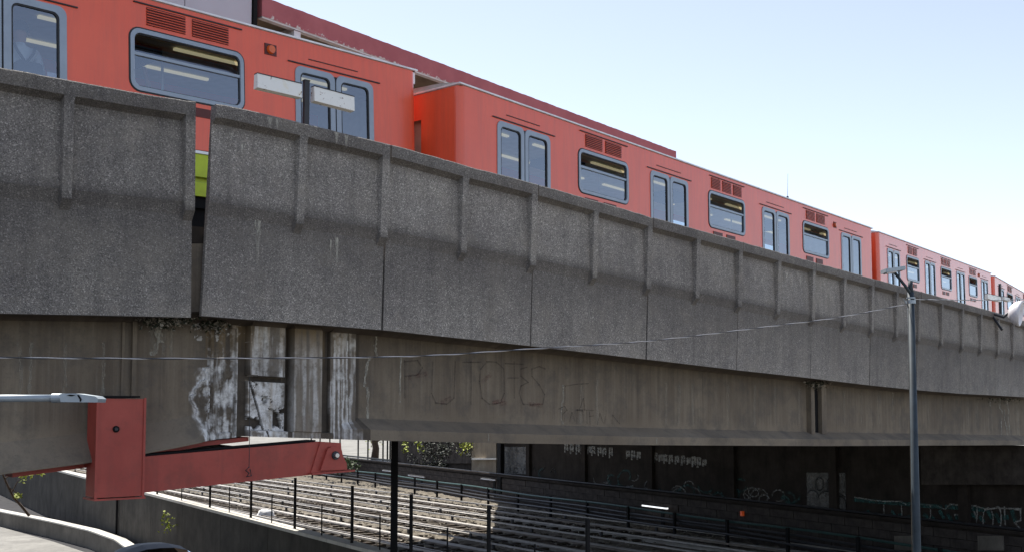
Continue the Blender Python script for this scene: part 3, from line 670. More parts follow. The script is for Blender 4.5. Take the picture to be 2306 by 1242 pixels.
# girder web, soffit and bottom flange
gb_n = [P2S(x, y, .22) for x, y in ((822, 990), (1000, 994), (1153, 997), (1450, 1001), (1850, 1003), (2306, 1001))]
gl_n = [P2S(x, y, .26) for x, y in ((5, 1067), (198, 1042), (325, 1021), (421, 1003), (465, 993), (552, 984))]
gbR, gbL = poly(gb_n), poly(gl_n)
def gbot(s): return gbR(s)
def web_top(s): return zbot(s)-.03
EXT = lambda s: 5.0
def span(parent, sa, sb, gb, flange, step=.25):
    m = MB(); gr = []; ft = []
    n_ = int((sb-sa)/step); sv = [sa+(sb-sa)*i/n_ for i in range(n_+1)]
    def prof(s):
        b = gb(s); wt = web_top(s)
        top = zbot(s)+.05
        if flange: q = [(4.8, b), (.22, b), (.22, b+.13), (.5, b+.27), (.5, wt), (.35, wt+.05), (.25, top), (.062, top+.01), (.062, top+.75)]
        else: q = [(4.8, b), (.26, b), (.26, b+.02), (.5, b+.30), (.5, wt), (.35, wt+.05), (.25, top), (.062, top+.01), (.062, top+.75)]
        return q+[(5.0, top+.75), (5.0, top), (4.8, b)]
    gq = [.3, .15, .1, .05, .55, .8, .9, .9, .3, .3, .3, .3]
    for a, b in zip(sv[:-1], sv[1:]):
        qa, qb = prof(a), prof(b)
        for i in range(len(qa)-1):
            if i == 3:   # web: several rows for grime falloff
                for r in range(6):
                    f0, f1 = r/6, (r+1)/6; za0, za1 = qa[3][1]+(qa[4][1]-qa[3][1])*f0, qa[3][1]+(qa[4][1]-qa[3][1])*f1; zb0, zb1 = qb[3][1]+(qb[4][1]-qb[3][1])*f0, qb[3][1]+(qb[4][1]-qb[3][1])*f1
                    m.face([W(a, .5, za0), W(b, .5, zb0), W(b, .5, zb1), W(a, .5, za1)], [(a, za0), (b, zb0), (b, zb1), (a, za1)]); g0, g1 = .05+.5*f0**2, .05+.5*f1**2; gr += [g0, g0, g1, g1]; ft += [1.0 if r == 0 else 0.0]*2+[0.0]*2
                continue
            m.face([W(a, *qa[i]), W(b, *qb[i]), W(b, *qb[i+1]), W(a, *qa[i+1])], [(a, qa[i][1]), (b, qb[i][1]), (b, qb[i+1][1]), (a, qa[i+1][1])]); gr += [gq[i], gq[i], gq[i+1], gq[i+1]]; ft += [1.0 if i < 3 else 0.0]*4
    for s in (sa, sb):
        q = prof(s)[:-1]; m.face([W(s, *p) for p in q]); gr += [.4]*len(q); ft += [0.]*len(q)
    m.at['wear_shade'] = gr; m.at['flat'] = ft; m.at['eff'] = [0.0]*len(m.v)
    o = m.build('girder', M['web']); return to_parent(o, parent)
sA = P2S(425, 850, .5)[0]; sB = P2S(822, 850, .5)[0]
span(LS, -18, sA, gbL, False); span(RS_, sB, 46, gbR, True)
# deck slab under the train
m = MB(); n_ = 60
def dw(s): return 9.0 if s < 6 else min(24.0, 9.0+(s-6)*.42)
for i in range(n_):
    a, b = -17+i*1.05, -17+(i+1)*1.05
    P = []
    for z in (.82, 1.7):
        for s, d in ((a, 5.02), (b, 5.02), (b, dw(b)), (a, dw(a))): P.append(W(s, d, zbot(s)+z-.0))
    m.hull(P)
    P = []
    for z in (.82, 1.0):
        for s, d in ((a, .07), (b, .07), (b, 5.0), (a, 5.0)): P.append(W(s, d, zbot(s)+z))
    m.hull(P)
to_parent(m.build('deck_slab', M['far']), RS_)
# hinge region: one finely gridded face with steps, spalls and lime crust
def hinge():
    ns, nz = 300, 150
    S, Fz = np.meshgrid(np.linspace(sA, sB, ns), np.linspace(0, 1, nz))
    sx = lambda px, d=.45: P2S(px, 850, d)[0]
    gb = np.array([(gbL(s) if s < sx(552) else None) for s in S[0]], dtype=object)
    lo = []
    for s in S[0]:
        if s < sx(552): lo.append(gbL(s))
        else: 
            f = min(1, (s-sx(552))/(sB-sx(552))); lo.append(gbL(sx(552))*(1-f)+gbR(sB)*f)
    hi = [web_top(s) for s in S[0]]; lo = np.array(lo); hi = np.array(hi)
    Z = lo[None]+(hi-lo)[None]*Fz
    n1 = vnoise(S*7, Z*7, 1, 6, .6); n2 = vnoise(S*3+9, Z*2, 2, 6, .6); n3 = vnoise(S*22, Z*1.5, 3, 4); n4 = vnoise(S*18, Z*18, 4, 4)
    D = np.full_like(S, .5); eff = np.zeros_like(S); gr = .1+.4*Fz**2; ru = np.zeros_like(S)
    e = lambda px: sx(px)
    wob = (n1-.5)*.03
    edgeA = e(462)+(n2-.5)*.5*(Fz < .62)*1.0-.14*np.exp(-((Fz-.40)/.10)**2)+.06*(Fz > .62)
    def bandm(a, b): return ((S > a) & (S < b))
    # crusted left block
    A_ = (S > edgeA) & (S < e(536)); D[A_] = 0.46+.05*(n1[A_]-.5)
    crust = np.exp(-((S-edgeA)/.028)**2)*(Fz < .63)
    eff = np.maximum(eff, crust*(1.0+.6*(n4-.4)))
    inner = bandm(e(474), e(532)) & (Fz > .05) & (Fz < .97); D[inner] = 0.50+.10*(n1[inner]-.5)
    eff[A_] = np.maximum(eff[A_], np.clip((n2[A_]*.4+n1[A_]*.45+n3[A_]*.35-.585)*8, 0, 1)*(1-Fz[A_]**2*.45)); 
    gr[A_] = .85*np.clip(n1[A_]+.2, 0, 1)
    ed2 = np.exp(-((S-e(473))/.012)**2)+np.exp(-((S-e(534))/.012)**2); eff = np.maximum(eff, ed2*(n4 > .45)*.8*(Fz > .1))
    # groove; this and later recesses get shade put into their colour
    g_ = bandm(e(536), e(556)); D[g_] = 0.57; gr[g_] = .9; eff[g_] *= .2
    # upper corbel, slot, lower block
    zz = Fz
    up = bandm(e(556), e(636)) & (zz > .545); D[up] = 0.38+.015*(n1[up]-.5); eff[up] = np.clip((n3[up]*.7+n1[up]*.4-.5)*5, .1, .8)*np.clip((S[up]-e(570))/.1, .2, 1); gr[up] = .35+.4*(zz[up] < .6)
    slot = bandm(e(548), e(638)) & (np.abs(zz-.525-.01*np.sin(S*9)) < .022); D[slot] = 0.68; gr[slot] = 1; eff[slot] = 0
    lowb = bandm(e(556), e(640)) & (zz < .50); D[lowb] = 0.43+.03*(n1[lowb]-.5); eff[lowb] = np.clip((n2[lowb]*.4+n1[lowb]*.5+n3[lowb]*.2-.44)*9, .1, .95)
    hole = lowb & (n1 > .60); D[hole] = 0.51; gr[hole] = 1; eff[hole] = 0
    yl = lowb & bandm(e(598), e(620)) ; eff[yl] = .9; ru[yl] = .45*np.clip(1-np.abs(S[yl]-e(609))/.035, 0, 1)
    cr = np.abs(S-(e(552)+.04+.02*n2)-(.20-zz*.4)) < .012; cr &= lowb; gr[cr] = 1; eff[cr] = 0; D[cr] = 0.50
    dk = bandm(e(640), e(650)); D[dk] = 0.53; gr[dk] = .8
    # smooth pale pilaster
    c_ = bandm(e(650), e(713)); D[c_] = 0.32; eff[c_] = np.clip((n3[c_]-.38)*1.8, .08, .5)*np.clip((.97-zz[c_])*5, 0, 1); gr[c_] = .25*zz[c_]
    d_ = bandm(e(713), e(742)); D[d_] = 0.55; gr[d_] = .8
    E_ = bandm(e(742), e(800)); D[E_] = 0.44; eff[E_] = np.clip((n3[E_]*.7+n1[E_]*.4-.52)*6, .05, .7); gr[E_] = .3
    f_ = bandm(e(800), e(812)); D[f_] = 0.53; gr[f_] = .75
    h_ = S > e(812); D[h_] = 0.50
    hh = Z-lo[None]; rf_ = .5-.28*np.clip((.27-hh)/.14, 0, 1); kk = np.clip((S-e(745))/(e(812)-e(745)), 0, 1); D = np.where(S > e(742), np.minimum(D, .5*(1-kk)+rf_*kk), D); eff[(hh < .2) & (S > e(742))] *= .4
    bl = (S < e(742)) & (S > e(556)) & (zz < .06); D[bl] = 0.34+.03*(n1[bl]-.5)
    hh = Z-lo[None]; lf_ = .5-.24*np.clip((.30-hh)/.28, 0, 1); lf_[hh < .02] = .26; kk = np.clip((e(500)-S)/(e(500)-e(440)), 0, 1); D = np.minimum(D, .5*(1-kk)+lf_*kk)
    # long thin streaks
    for px, w0 in ((836, .01),): pass
    for px, sd in ((752, 5), (763, 6), (772, 7), (781, 8)):
        cx = e(px)+.03*np.round((vnoise(Z*3.0, Z*0+.5, sd, 2)-.5)*4)/4; mk = (np.abs(S-cx) < .012) & (zz < .93); eff[mk] = np.maximum(eff[mk], .8)
    run = np.clip((vnoise(S*9, Z*.9, 21, 5, .65)-.5)*7, 0, .9)*((S > e(470)) & (S < e(536)) | (S > e(560)) & (S < e(636)) & (zz > .55) | (S > e(745)) & (S < e(800)))*(.45+.55*n1); eff = np.maximum(eff, run)
    n4b = (n4 > .62) & (S > e(440)) & (S < e(560)) & (zz > .85); eff[n4b] = .6
    ru = np.maximum(ru, np.clip((zz-.62)*1.6, 0, .5)*np.clip((n3-.4)*5, 0, 1)*(S > e(465))*(S < e(800)))
    gr = np.clip(gr, 0, 1); eff = np.clip(eff, 0, 1)
    m = MB(); m.v = [W(a, b, c) for a, b, c in zip(S.ravel(), D.ravel(), Z.ravel())]
    m.f = [(j*ns+i, j*ns+i+1, (j+1)*ns+i+1, (j+1)*ns+i) for j in range(nz-1) for i in range(ns-1)]
    uvf = np.stack([S.ravel(), Z.ravel()], 1); m.uv = [tuple(uvf[k]) for f in m.f for k in f]
    m.at = {'wear_shade': gr.ravel().tolist(), 'eff': eff.ravel().tolist(), 'rust': ru.ravel().tolist(), 'flat': (np.clip((.38-(Z-lo[None]))*8, 0, 1)*((S < e(455))|(S > e(800)))).ravel().tolist()}
    o = m.build('hinge_joint', M['web'], smooth=False); to_parent(o, LS)
    # underside + soffit + core behind
    k = MB(); k.at = {}
    for j in range(0, ns-1, 3):
        a, b = S[0][j], S[0][min(j+3, ns-1)]; za, zb = lo[j], lo[min(j+3, ns-1)]; ta, tb_ = hi[j], hi[min(j+3, ns-1)]
        k.face([W(a, D[0][j], za), W(a, 4.8, za), W(b, 4.8, zb), W(b, D[0][min(j+3, ns-1)], zb)])
        k.face([W(a, D[-1][j], ta), W(b, D[-1][min(j+3, ns-1)], tb_), W(b, .35, tb_+.05), W(a, .35, ta+.05)])
        k.face([W(a, .35, ta+.05), W(b, .35, tb_+.05), W(b, .06, zbot(b)+.06), W(a, .06, zbot(a)+.06)])
        k.face([W(a, 0.75, za), W(b, 0.75, zb), W(b, 0.75, tb_), W(a, 0.75, ta)])
        k.face([W(a, .062, zbot(a)+.06), W(b, .062, zbot(b)+.06), W(b, .062, zbot(b)+.8), W(a, .062, zbot(a)+.8)])
    k.at['wear_shade'] = [.6]*len(k.v); k.at['eff'] = [0.]*len(k.v)
    to_parent(k.build('hinge_core', M['web']), LS)
hinge()
# web ribs / joints
def webbox(px0, px1, d, y0, y1, parent, name='web_rib', mat='web', gb=None):
    m = MB(); (sa, za), (sb, zb) = P2S(px0, y1, d), P2S(px1, y1, d); zt0, zt1 = P2S(px0, y0, d)[1], P2S(px1, y0, d)[1]
    P = [W(sa, d, za), W(sb, d, zb), W(sb, .53, zb), W(sa, .53, za), W(sa, d, zt0), W(sb, d, zt1), W(sb, .53, zt1), W(sa, .53, zt0)]
    m.hull(P); m.at['wear_shade'] = [.2]*len(m.v); m.at['eff'] = [0.]*len(m.v); o = m.build(name, M[mat]); return to_parent(bevel(o, .006), parent)
webbox(296, 306, .46, 722, 892, LS); webbox(272, 278, .485, 722, 892, LS)
webbox(1828, 1836, .40, 864, 976, RS_); webbox(1852, 1862, .40, 866, 976, RS_)
o = webbox(1836, 1852, .485, 864, 976, RS_, 'joint_recess', 'black'); 
# lime and drip streaks on the web
def wstreak(px, y0, y1, w_, seed=0, parent=RS_, jag=.03, d=.494, mat='lime_stain', a=1):
    rnd = random.Random(seed*7+px); m = MB(); al = []; n_ = 16; L = []; off = 0
    for i in range(n_+1):
        f = i/n_; y = y0+(y1-y0)*f; s, z = P2S(px, y, d)
        if rnd.random() < .35: off += rnd.uniform(-jag, jag)
        hw = w_*(.35+.65*rnd.random())/2; L.append((s+off-hw, s+off+hw, z))
    for i in range(n_):
        a0, b0, z0 = L[i]; a1, b1, z1 = L[i+1]; m.face([W(a1, d, z1), W(b1, d, z1), W(b0, d, z0), W(a0, d, z0)]); al += [a]*4
    m.at['alpha'] = al; return to_parent(m.build('lime_streak', M[mat], parent=None), parent)
wstreak(840, 745, 800, .05, 1); wstreak(832, 800, 870, .05, 2); wstreak(826, 870, 955, .05, 3, jag=.01)
wstreak(903, 800, 905, .025, 4, jag=.01); wstreak(1268, 865, 955, .05, 5, a=.6); wstreak(1100, 975, 992, .02, 6, d=.21, jag=0); wstreak(1479, 985, 998, .03, 7, d=.21, jag=0)
wstreak(2252, 895, 930, .12, 8, jag=.1); wstreak(2262, 920, 985, .1, 9, jag=.12); wstreak(2270, 900, 990, .08, 10, jag=.12); wstreak(2256, 940, 990, .08, 11, jag=.05); wstreak(2230, 890, 915, .08, 12); wstreak(2292, 890, 985, .05, 13, jag=.02, a=.6)
for i, x in enumerate((1310, 1345, 1500, 1530, 1560, 1640, 1700, 1745, 1800, 1900, 1940, 1980, 2010, 2090, 2120, 2180, 2200)): wstreak(x, 850+(x-1300)*.045, 955, .10, 20+i, jag=.01, a=.22)
for i, x in enumerate((40, 70, 150, 232, 345, 372, 388)): wstreak(x, 730+(40 if x < 300 else 0), 900 if x < 300 else 800, .05, 60+i, LS, .015, a=.35)
wstreak(352, 715, 800, .10, 70, LS, .03, a=.8); wstreak(362, 715, 770, .08, 71, LS, .03, a=.8)
# old nests of lime and moss under the parapet joints
def crumbs(cx, cy, wpx, hpx, n_, parent, d=.5, mats=('stone', 'leafdark')):
    for mi, mt in enumerate(mats):
        m = MB(); rnd = random.Random(int(cx)+mi)
        for k in range(n_//len(mats)):
            s, z = P2S(cx+rnd.gauss(0, wpx), cy+abs(rnd.gauss(0, hpx)), d); c = Vector(W(s, d+rnd.uniform(-.1, .1), z)); r0 = rnd.uniform(.006, .018)
            a = [c+Vector((rnd.uniform(-1, 1), rnd.uniform(-1, 1), rnd.uniform(-1, 1)))*r0*1.6 for _ in range(4)]
            for q in ((0, 1, 2), (0, 2, 3), (0, 3, 1), (1, 3, 2)): m.face([a[i] for i in q])
        o = m.build('crust', M[mt], kind='stuff'); to_parent(o, parent)
crumbs(375, 716, 28, 9, 500, LS, .3); crumbs(480, 722, 14, 10, 300, LS, .4); crumbs(1840, 858, 12, 7, 260, RS_, .3); crumbs(2262, 896, 22, 5, 200, RS_, .3)

# graffiti on the web
def z5(L): return [[(850+x/3.653, 720+y/3.653) for x, y in l] for l in L]
MAPW = (lambda x, y: P2S(x, y, .493), lambda a, z: W(a, .493-random.uniform(0, .002), z))
G1 = [[(225, 330), (225, 640)], [(225, 340), (330, 330), (370, 390), (330, 450), (230, 460)], [(455, 340), (445, 600), (480, 680), (570, 690), (630, 640), (640, 340)], [(770, 340), (770, 690)], [(700, 345), (850, 345)],
      [(850, 400), (900, 340), (980, 345), (1040, 400), (1045, 600), (1010, 680), (920, 690), (860, 640), (840, 500), (850, 400)], [(1125, 340), (1125, 640)], [(1050, 355), (1200, 362)], [(1070, 475), (1160, 475)],
      [(1230, 385), (1180, 400), (1180, 460), (1240, 510), (1180, 540), (1165, 600), (1200, 690), (1280, 695), (1360, 690), (1375, 610), (1330, 530), (1270, 460), (1270, 400), (1330, 380), (1380, 400)]]
ribbon('graffiti', z5(G1), .02, MAPW, 'inkd', 'large faded dark outlined letters sprayed across the girder web', 'graffiti', alpha=.42)
ribbon('graffiti', z5([[(530, 675), (600, 640)], [(950, 680), (1040, 655)], [(980, 690), (1055, 680)], [(870, 500), (930, 450)], [(260, 470), (400, 440)], [(1250, 690), (1350, 700)]]), .06, MAPW, 'inkr', 'faint red spray smudges around the large girder letters', 'graffiti', alpha=.35)
G2 = [[(1520, 720), (1525, 830)], [(1490, 730), (1540, 705), (1560, 740), (1525, 770)], [(1580, 830), (1600, 755), (1625, 830)], [(1640, 850), (1645, 730)], [(1645, 740), (1690, 745), (1700, 850)], [(1625, 745), (1640, 735), (1780, 740)], [(1665, 730), (1695, 640), (1705, 735)], [(1720, 740), (1725, 850)], [(1745, 750), (1750, 855)], [(1745, 790), (1778, 785)], [(1810, 855), (1830, 765), (1860, 850)], [(1870, 850), (1875, 790)], [(1930, 850), (1935, 780), (1990, 850), (1995, 780)], [(1540, 830), (1545, 540), (1640, 525), (1740, 520)]]
ribbon('graffiti', z5(G2), .014, MAPW, 'inkd', 'small thin scrawled word low on the girder web right of the large letters', 'graffiti', alpha=.5)

# ------------------------------------------------------------------ red steel bracket
def WQ(s, d, z): return W(s, d, z)
def pxs(px, py, d): return P2S(px, py, d)
BR = empty('steel_bracket', W(pxs(260, 1000, .1)[0], .2, -1), label='heavy red steel box column with long arm clamped under the left span', cat='bracket')
def brk(o): return to_parent(o, BR)
dF = .12
(sa, za), (sb, zb) = pxs(215, 1120, dF), pxs(322, 1112, dF); zt = pxs(215, 896, dF)[1]
m = MB(); m.box((sa, dF, za), (sb, dF+.32, zt), W); brk(bevel(m.build('column', M['red']), .006))
m = MB(); m.box((sa-.015, dF-.012, za-.01), (sa+.012, dF, zt+.01), W); m.box((sb-.014, dF-.012, za-.01), (sb+.01, dF, zt+.01), W); m.box((sa-.02, dF-.02, za-.03), (sb+.02, dF+.34, za-.011), W); brk(m.build('flange', M['red']))
m = MB(); m.box((sa-.03, dF-.02, zt+.011), (sb-.06, dF+.34, zt+.03), W); brk(m.build('cap_plate', M['black']))
def lathe_bolt(px, py, d, r, mat, parent, name='bolt', ln=.03):
    s, z = pxs(px, py, d); m = MB(); m.tube([W(s, d+.005, z), W(s, d-ln, z)], r, 20); o = m.build(name, M[mat], smooth=False); bevel(o, .003); to_parent(o, parent); return s, z
lathe_bolt(261, 965, dF-.001, .034, 'black', BR, 'washer', .014); lathe_bolt(261, 965, dF-.015, .018, 'dark', BR, 'bolt', .02)
dB = .2
pts = [pxs(323, 1027, dB), pxs(722, 993, dB), pxs(716, 1066, dB), pxs(323, 1108, dB)]
m = MB(); P = [W(pts[3][0], dB, pts[3][1]), W(pts[2][0], dB, pts[2][1]), W(pts[2][0], dB+.26, pts[2][1]), W(pts[3][0], dB+.26, pts[3][1]), W(pts[0][0], dB, pts[0][1]), W(pts[1][0], dB, pts[1][1]), W(pts[1][0], dB+.26, pts[1][1]), W(pts[0][0], dB+.26, pts[0][1])]
m.hull(P); brk(bevel(m.build('arm', M['red']), .005))
m = MB(); e_ = .004; m.hull([W(pts[0][0], dB+.03, pts[0][1]+e_), W(pts[1][0]-.05, dB+.03, pts[1][1]+e_), W(pts[1][0]-.05, dB+.25, pts[1][1]+e_), W(pts[0][0], dB+.25, pts[0][1]+e_)]+[W(pts[0][0], dB+.03, pts[0][1]+.02), W(pts[1][0]-.05, dB+.03, pts[1][1]+.02), W(pts[1][0]-.05, dB+.25, pts[1][1]+.02), W(pts[0][0], dB+.25, pts[0][1]+.02)]); brk(m.build('top_liner', M['black']))
# end plate and lug
def platepx(name, pxl, d0, d1, mat):
    m = MB(); q = [pxs(x, y, d0) for x, y in pxl]; m.prism(q, d0, d1, W); return brk(bevel(m.build(name, M[mat]), .004))
platepx('end_plate', [(700, 1064), (718, 1064), (772, 1060), (768, 996), (722, 993)], dB-.02, dB+.2, 'red')
platepx('lug', [(722, 1058), (782, 1056), (781, 1042), (772, 1024), (770, 1012), (762, 1004), (746, 1004), (738, 1010), (730, 1034)], dB-.06, dB-.022, 'red')
m = MB(); q0, q1 = pxs(703, 1066, dB-.1), pxs(800, 1058, dB-.1); m.hull([W(q0[0], dB-.1, q0[1]-.012), W(q1[0], dB-.1, q1[1]-.012), W(q1[0], dB+.2, q1[1]-.012), W(q0[0], dB+.2, q0[1]-.012), W(q0[0], dB-.1, q0[1]+.008), W(q1[0], dB-.1, q1[1]+.008), W(q1[0], dB+.2, q1[1]+.008), W(q0[0], dB+.2, q0[1]+.008)]); brk(m.build('base_plate', M['red']))
lathe_bolt(755, 1024, dB-.061, .05, 'dark', BR, 'washer', .02); lathe_bolt(756, 1024, dB-.08, .028, 'chrome', BR, 'pin', .04)
# the twin arm on the other side, seen under the girder
m = MB(); dT = 1.6
(a0, b0), (a1, b1) = pxs(20, 1066, dT), pxs(560, 984, dT)
for (u, v, w2, x2) in (((-6), (a0), 0, 0),): pass
q0, q1 = P2S(60, 1064, dT), P2S(600, 986, dT); L_ = MB()
sE = P2S(560, 990, .5)[0]
def zr(s): return gbL(min(s, S_H))-.012
nn_ = 14; sW_ = P2S(28, 1066, .5)[0]
for i in range(nn_):
    a, b = sW_+(sE-sW_)*i/nn_, sW_+(sE-sW_)*(i+1)/nn_
    L_.hull([W(a, .50, zr(a)-.05), W(b, .50, zr(b)-.05), W(b, .80, zr(b)-.05), W(a, .80, zr(a)-.05), W(a, .50, zr(a)), W(b, .50, zr(b)), W(b, .80, zr(b)), W(a, .80, zr(a))])
o = L_.build('steel_beam', M['red']); tag(o, 'long thin red steel beam fixed along the underside of the left span', 'beam')
# wire and clip hanging at the hinge
wv = empty('hanging_wire', W(pxs(562, 985, .12)[0], .12, pxs(562, 1000, .12)[1]), label='thin wire with a hooked clip hanging over the red arm', cat='wire')
m = MB(); m.tube([W(*((lambda q: (q[0], .14, q[1]))(pxs(x, y, .14)))) for x, y in ((562, 846), (562, 985), (561, 1050))], .004, 5); to_parent(m.build('wire', M['dark']), wv)
m = MB(); m.tube([W(*((lambda q: (q[0], .16, q[1]))(pxs(x, y, .16)))) for x, y in ((561, 1050), (553, 1058), (561, 1064), (555, 1072), (566, 1070), (563, 1055))], .008, 6); to_parent(m.build('clip', M['dark']), wv)
# thick post under the girder
m = MB(); c = wp(888, 985, 15.9); 
m.box((c.x-.048, 15.9, -4.1), (c.x+.048, 16.0, -.35)); o = m.build('support_post', M['black']); tag(o, 'thick black steel post standing under the girder in front of the tracks', 'post')

# ------------------------------------------------------------------ station canopy and building beyond the train
cb0 = wp(590, 36, 22.0); ch = .895; cd = Vector((math.cos(ch), math.sin(ch), 0)); cn = Vector((-math.sin(ch), math.cos(ch), 0))
def WC(t, d, z): p = Vector((cb0.x, cb0.y, 0))+cd*t+cn*d; return (p.x, p.y, z)
CZ = cb0.z; CLN = 17.3
CN = empty('station_canopy', WC(8, 2, 2.0), label='long canopy with peeling dull-red fascia and white brackets above the train', cat='canopy')
def cnp(o): return to_parent(o, CN)
m = MB(); gr = []; n_ = 140
for i in range(n_):
    a, b = CLN*i/n_, CLN*(i+1)/n_; ja, jb = [.004*math.sin(7*x)+.004*math.sin(19*x) for x in (a, b)]
    for k in range(3):
        z0_, z1_ = CZ+.42*k/3, CZ+.42*(k+1)/3
        m.face([WC(a, 0, z0_), WC(b, 0, z0_), WC(b, 0, z1_+(jb if k == 2 else 0)), WC(a, 0, z1_+(ja if k == 2 else 0))]); gr += [[1, .3, .1, .1][k]]*2+[[1, .3, .1, .1][k+1]]*2
    m.face([WC(a, 0, CZ+.42+ja), WC(b, 0, CZ+.42+jb), WC(b, .15, CZ+.42), WC(a, .15, CZ+.42)]); gr += [.3]*4
for t in (0, CLN): m.face([WC(t, 0, CZ), WC(t, 3.4, CZ), WC(t, 3.4, CZ+.42), WC(t, 0, CZ+.42)]); gr += [.2]*4
m.face([WC(0, 3.4, CZ), WC(CLN, 3.4, CZ), WC(CLN, 3.4, CZ+.42), WC(0, 3.4, CZ+.42)]); gr += [.2]*4
m.at['wear_shade'] = gr; cnp(m.build('fascia', M['fascia']))
m = MB(); m.box((.01, .16, CZ+.06), (CLN-.01, 3.38, CZ+.39), WC); cnp(m.build('roof_slab', M['soffit']))
m = MB(); m.box((0.02, .02, CZ-.03), (CLN-.02, .16, CZ+.03), WC); cnp(m.build('drip_edge', M['white']))
for t in (1.0, 2.95, 4.6, 6.3, 8.0, 9.7, 11.4, 13.1, 14.8, 16.5):
    m = MB(); m.prism([(t-.09, CZ-.32), (t+.09, CZ-.32), (t+.09, CZ-.04), (t-.09, CZ-.04)], .05, .14, WC); m.prism([(t-.06, CZ-.3), (t+.06, CZ-.3), (t+.06, CZ+.05), (t-.06, CZ+.05)], .17, 3.2, WC); cnp(bevel(m.build('bracket', M['white']), .01))
m = MB()
for t in (2, 7, 12, 16): m.box((t-.12, 2.6, 2.0), (t+.12, 2.84, CZ+.06), WC)
for t in (2, 7, 12, 16):
    m = MB(); m.box((t-.12, 2.6, 2.0), (t+.12, 2.84, CZ+.06), WC); cnp(m.build('column', M['soffit']))
m = MB(); m.box((2.35, -.01, CZ-.01), (2.37, .0, CZ+.42), WC)
# cladding building, upper left
SB = empty('station_building', WC(-5, 3, 2.0), label='lilac-grey clad station building behind the train at the upper left', cat='building')
m = MB(); m.box((-14, .12, 1.5), (-.22, 8, CZ+5), WC); to_parent(m.build('wall_core', M['dark']), SB)
for k in range(7):
    t1 = -.24-k*1.62; m = MB(); m.box((t1-1.6, .04, 1.5), (t1, .12, CZ+5), WC); to_parent(bevel(m.build('cladding_panel', M['lilac']), .008), SB)
m = MB(); m.box((-.215, .0, 1.5), (-.12, 8, CZ+5), WC); to_parent(m.build('corner_trim', M['black']), SB)
m = MB(); m.tube([WC(.2, .6, CZ+1.9), WC(.2, .6, CZ+.42)], [.42, .28], 14); o = m.build('roof_vent', M['fascia'], smooth=False); tag(o, 'dark reddish vent stub on the canopy roof at the building corner', 'vent')

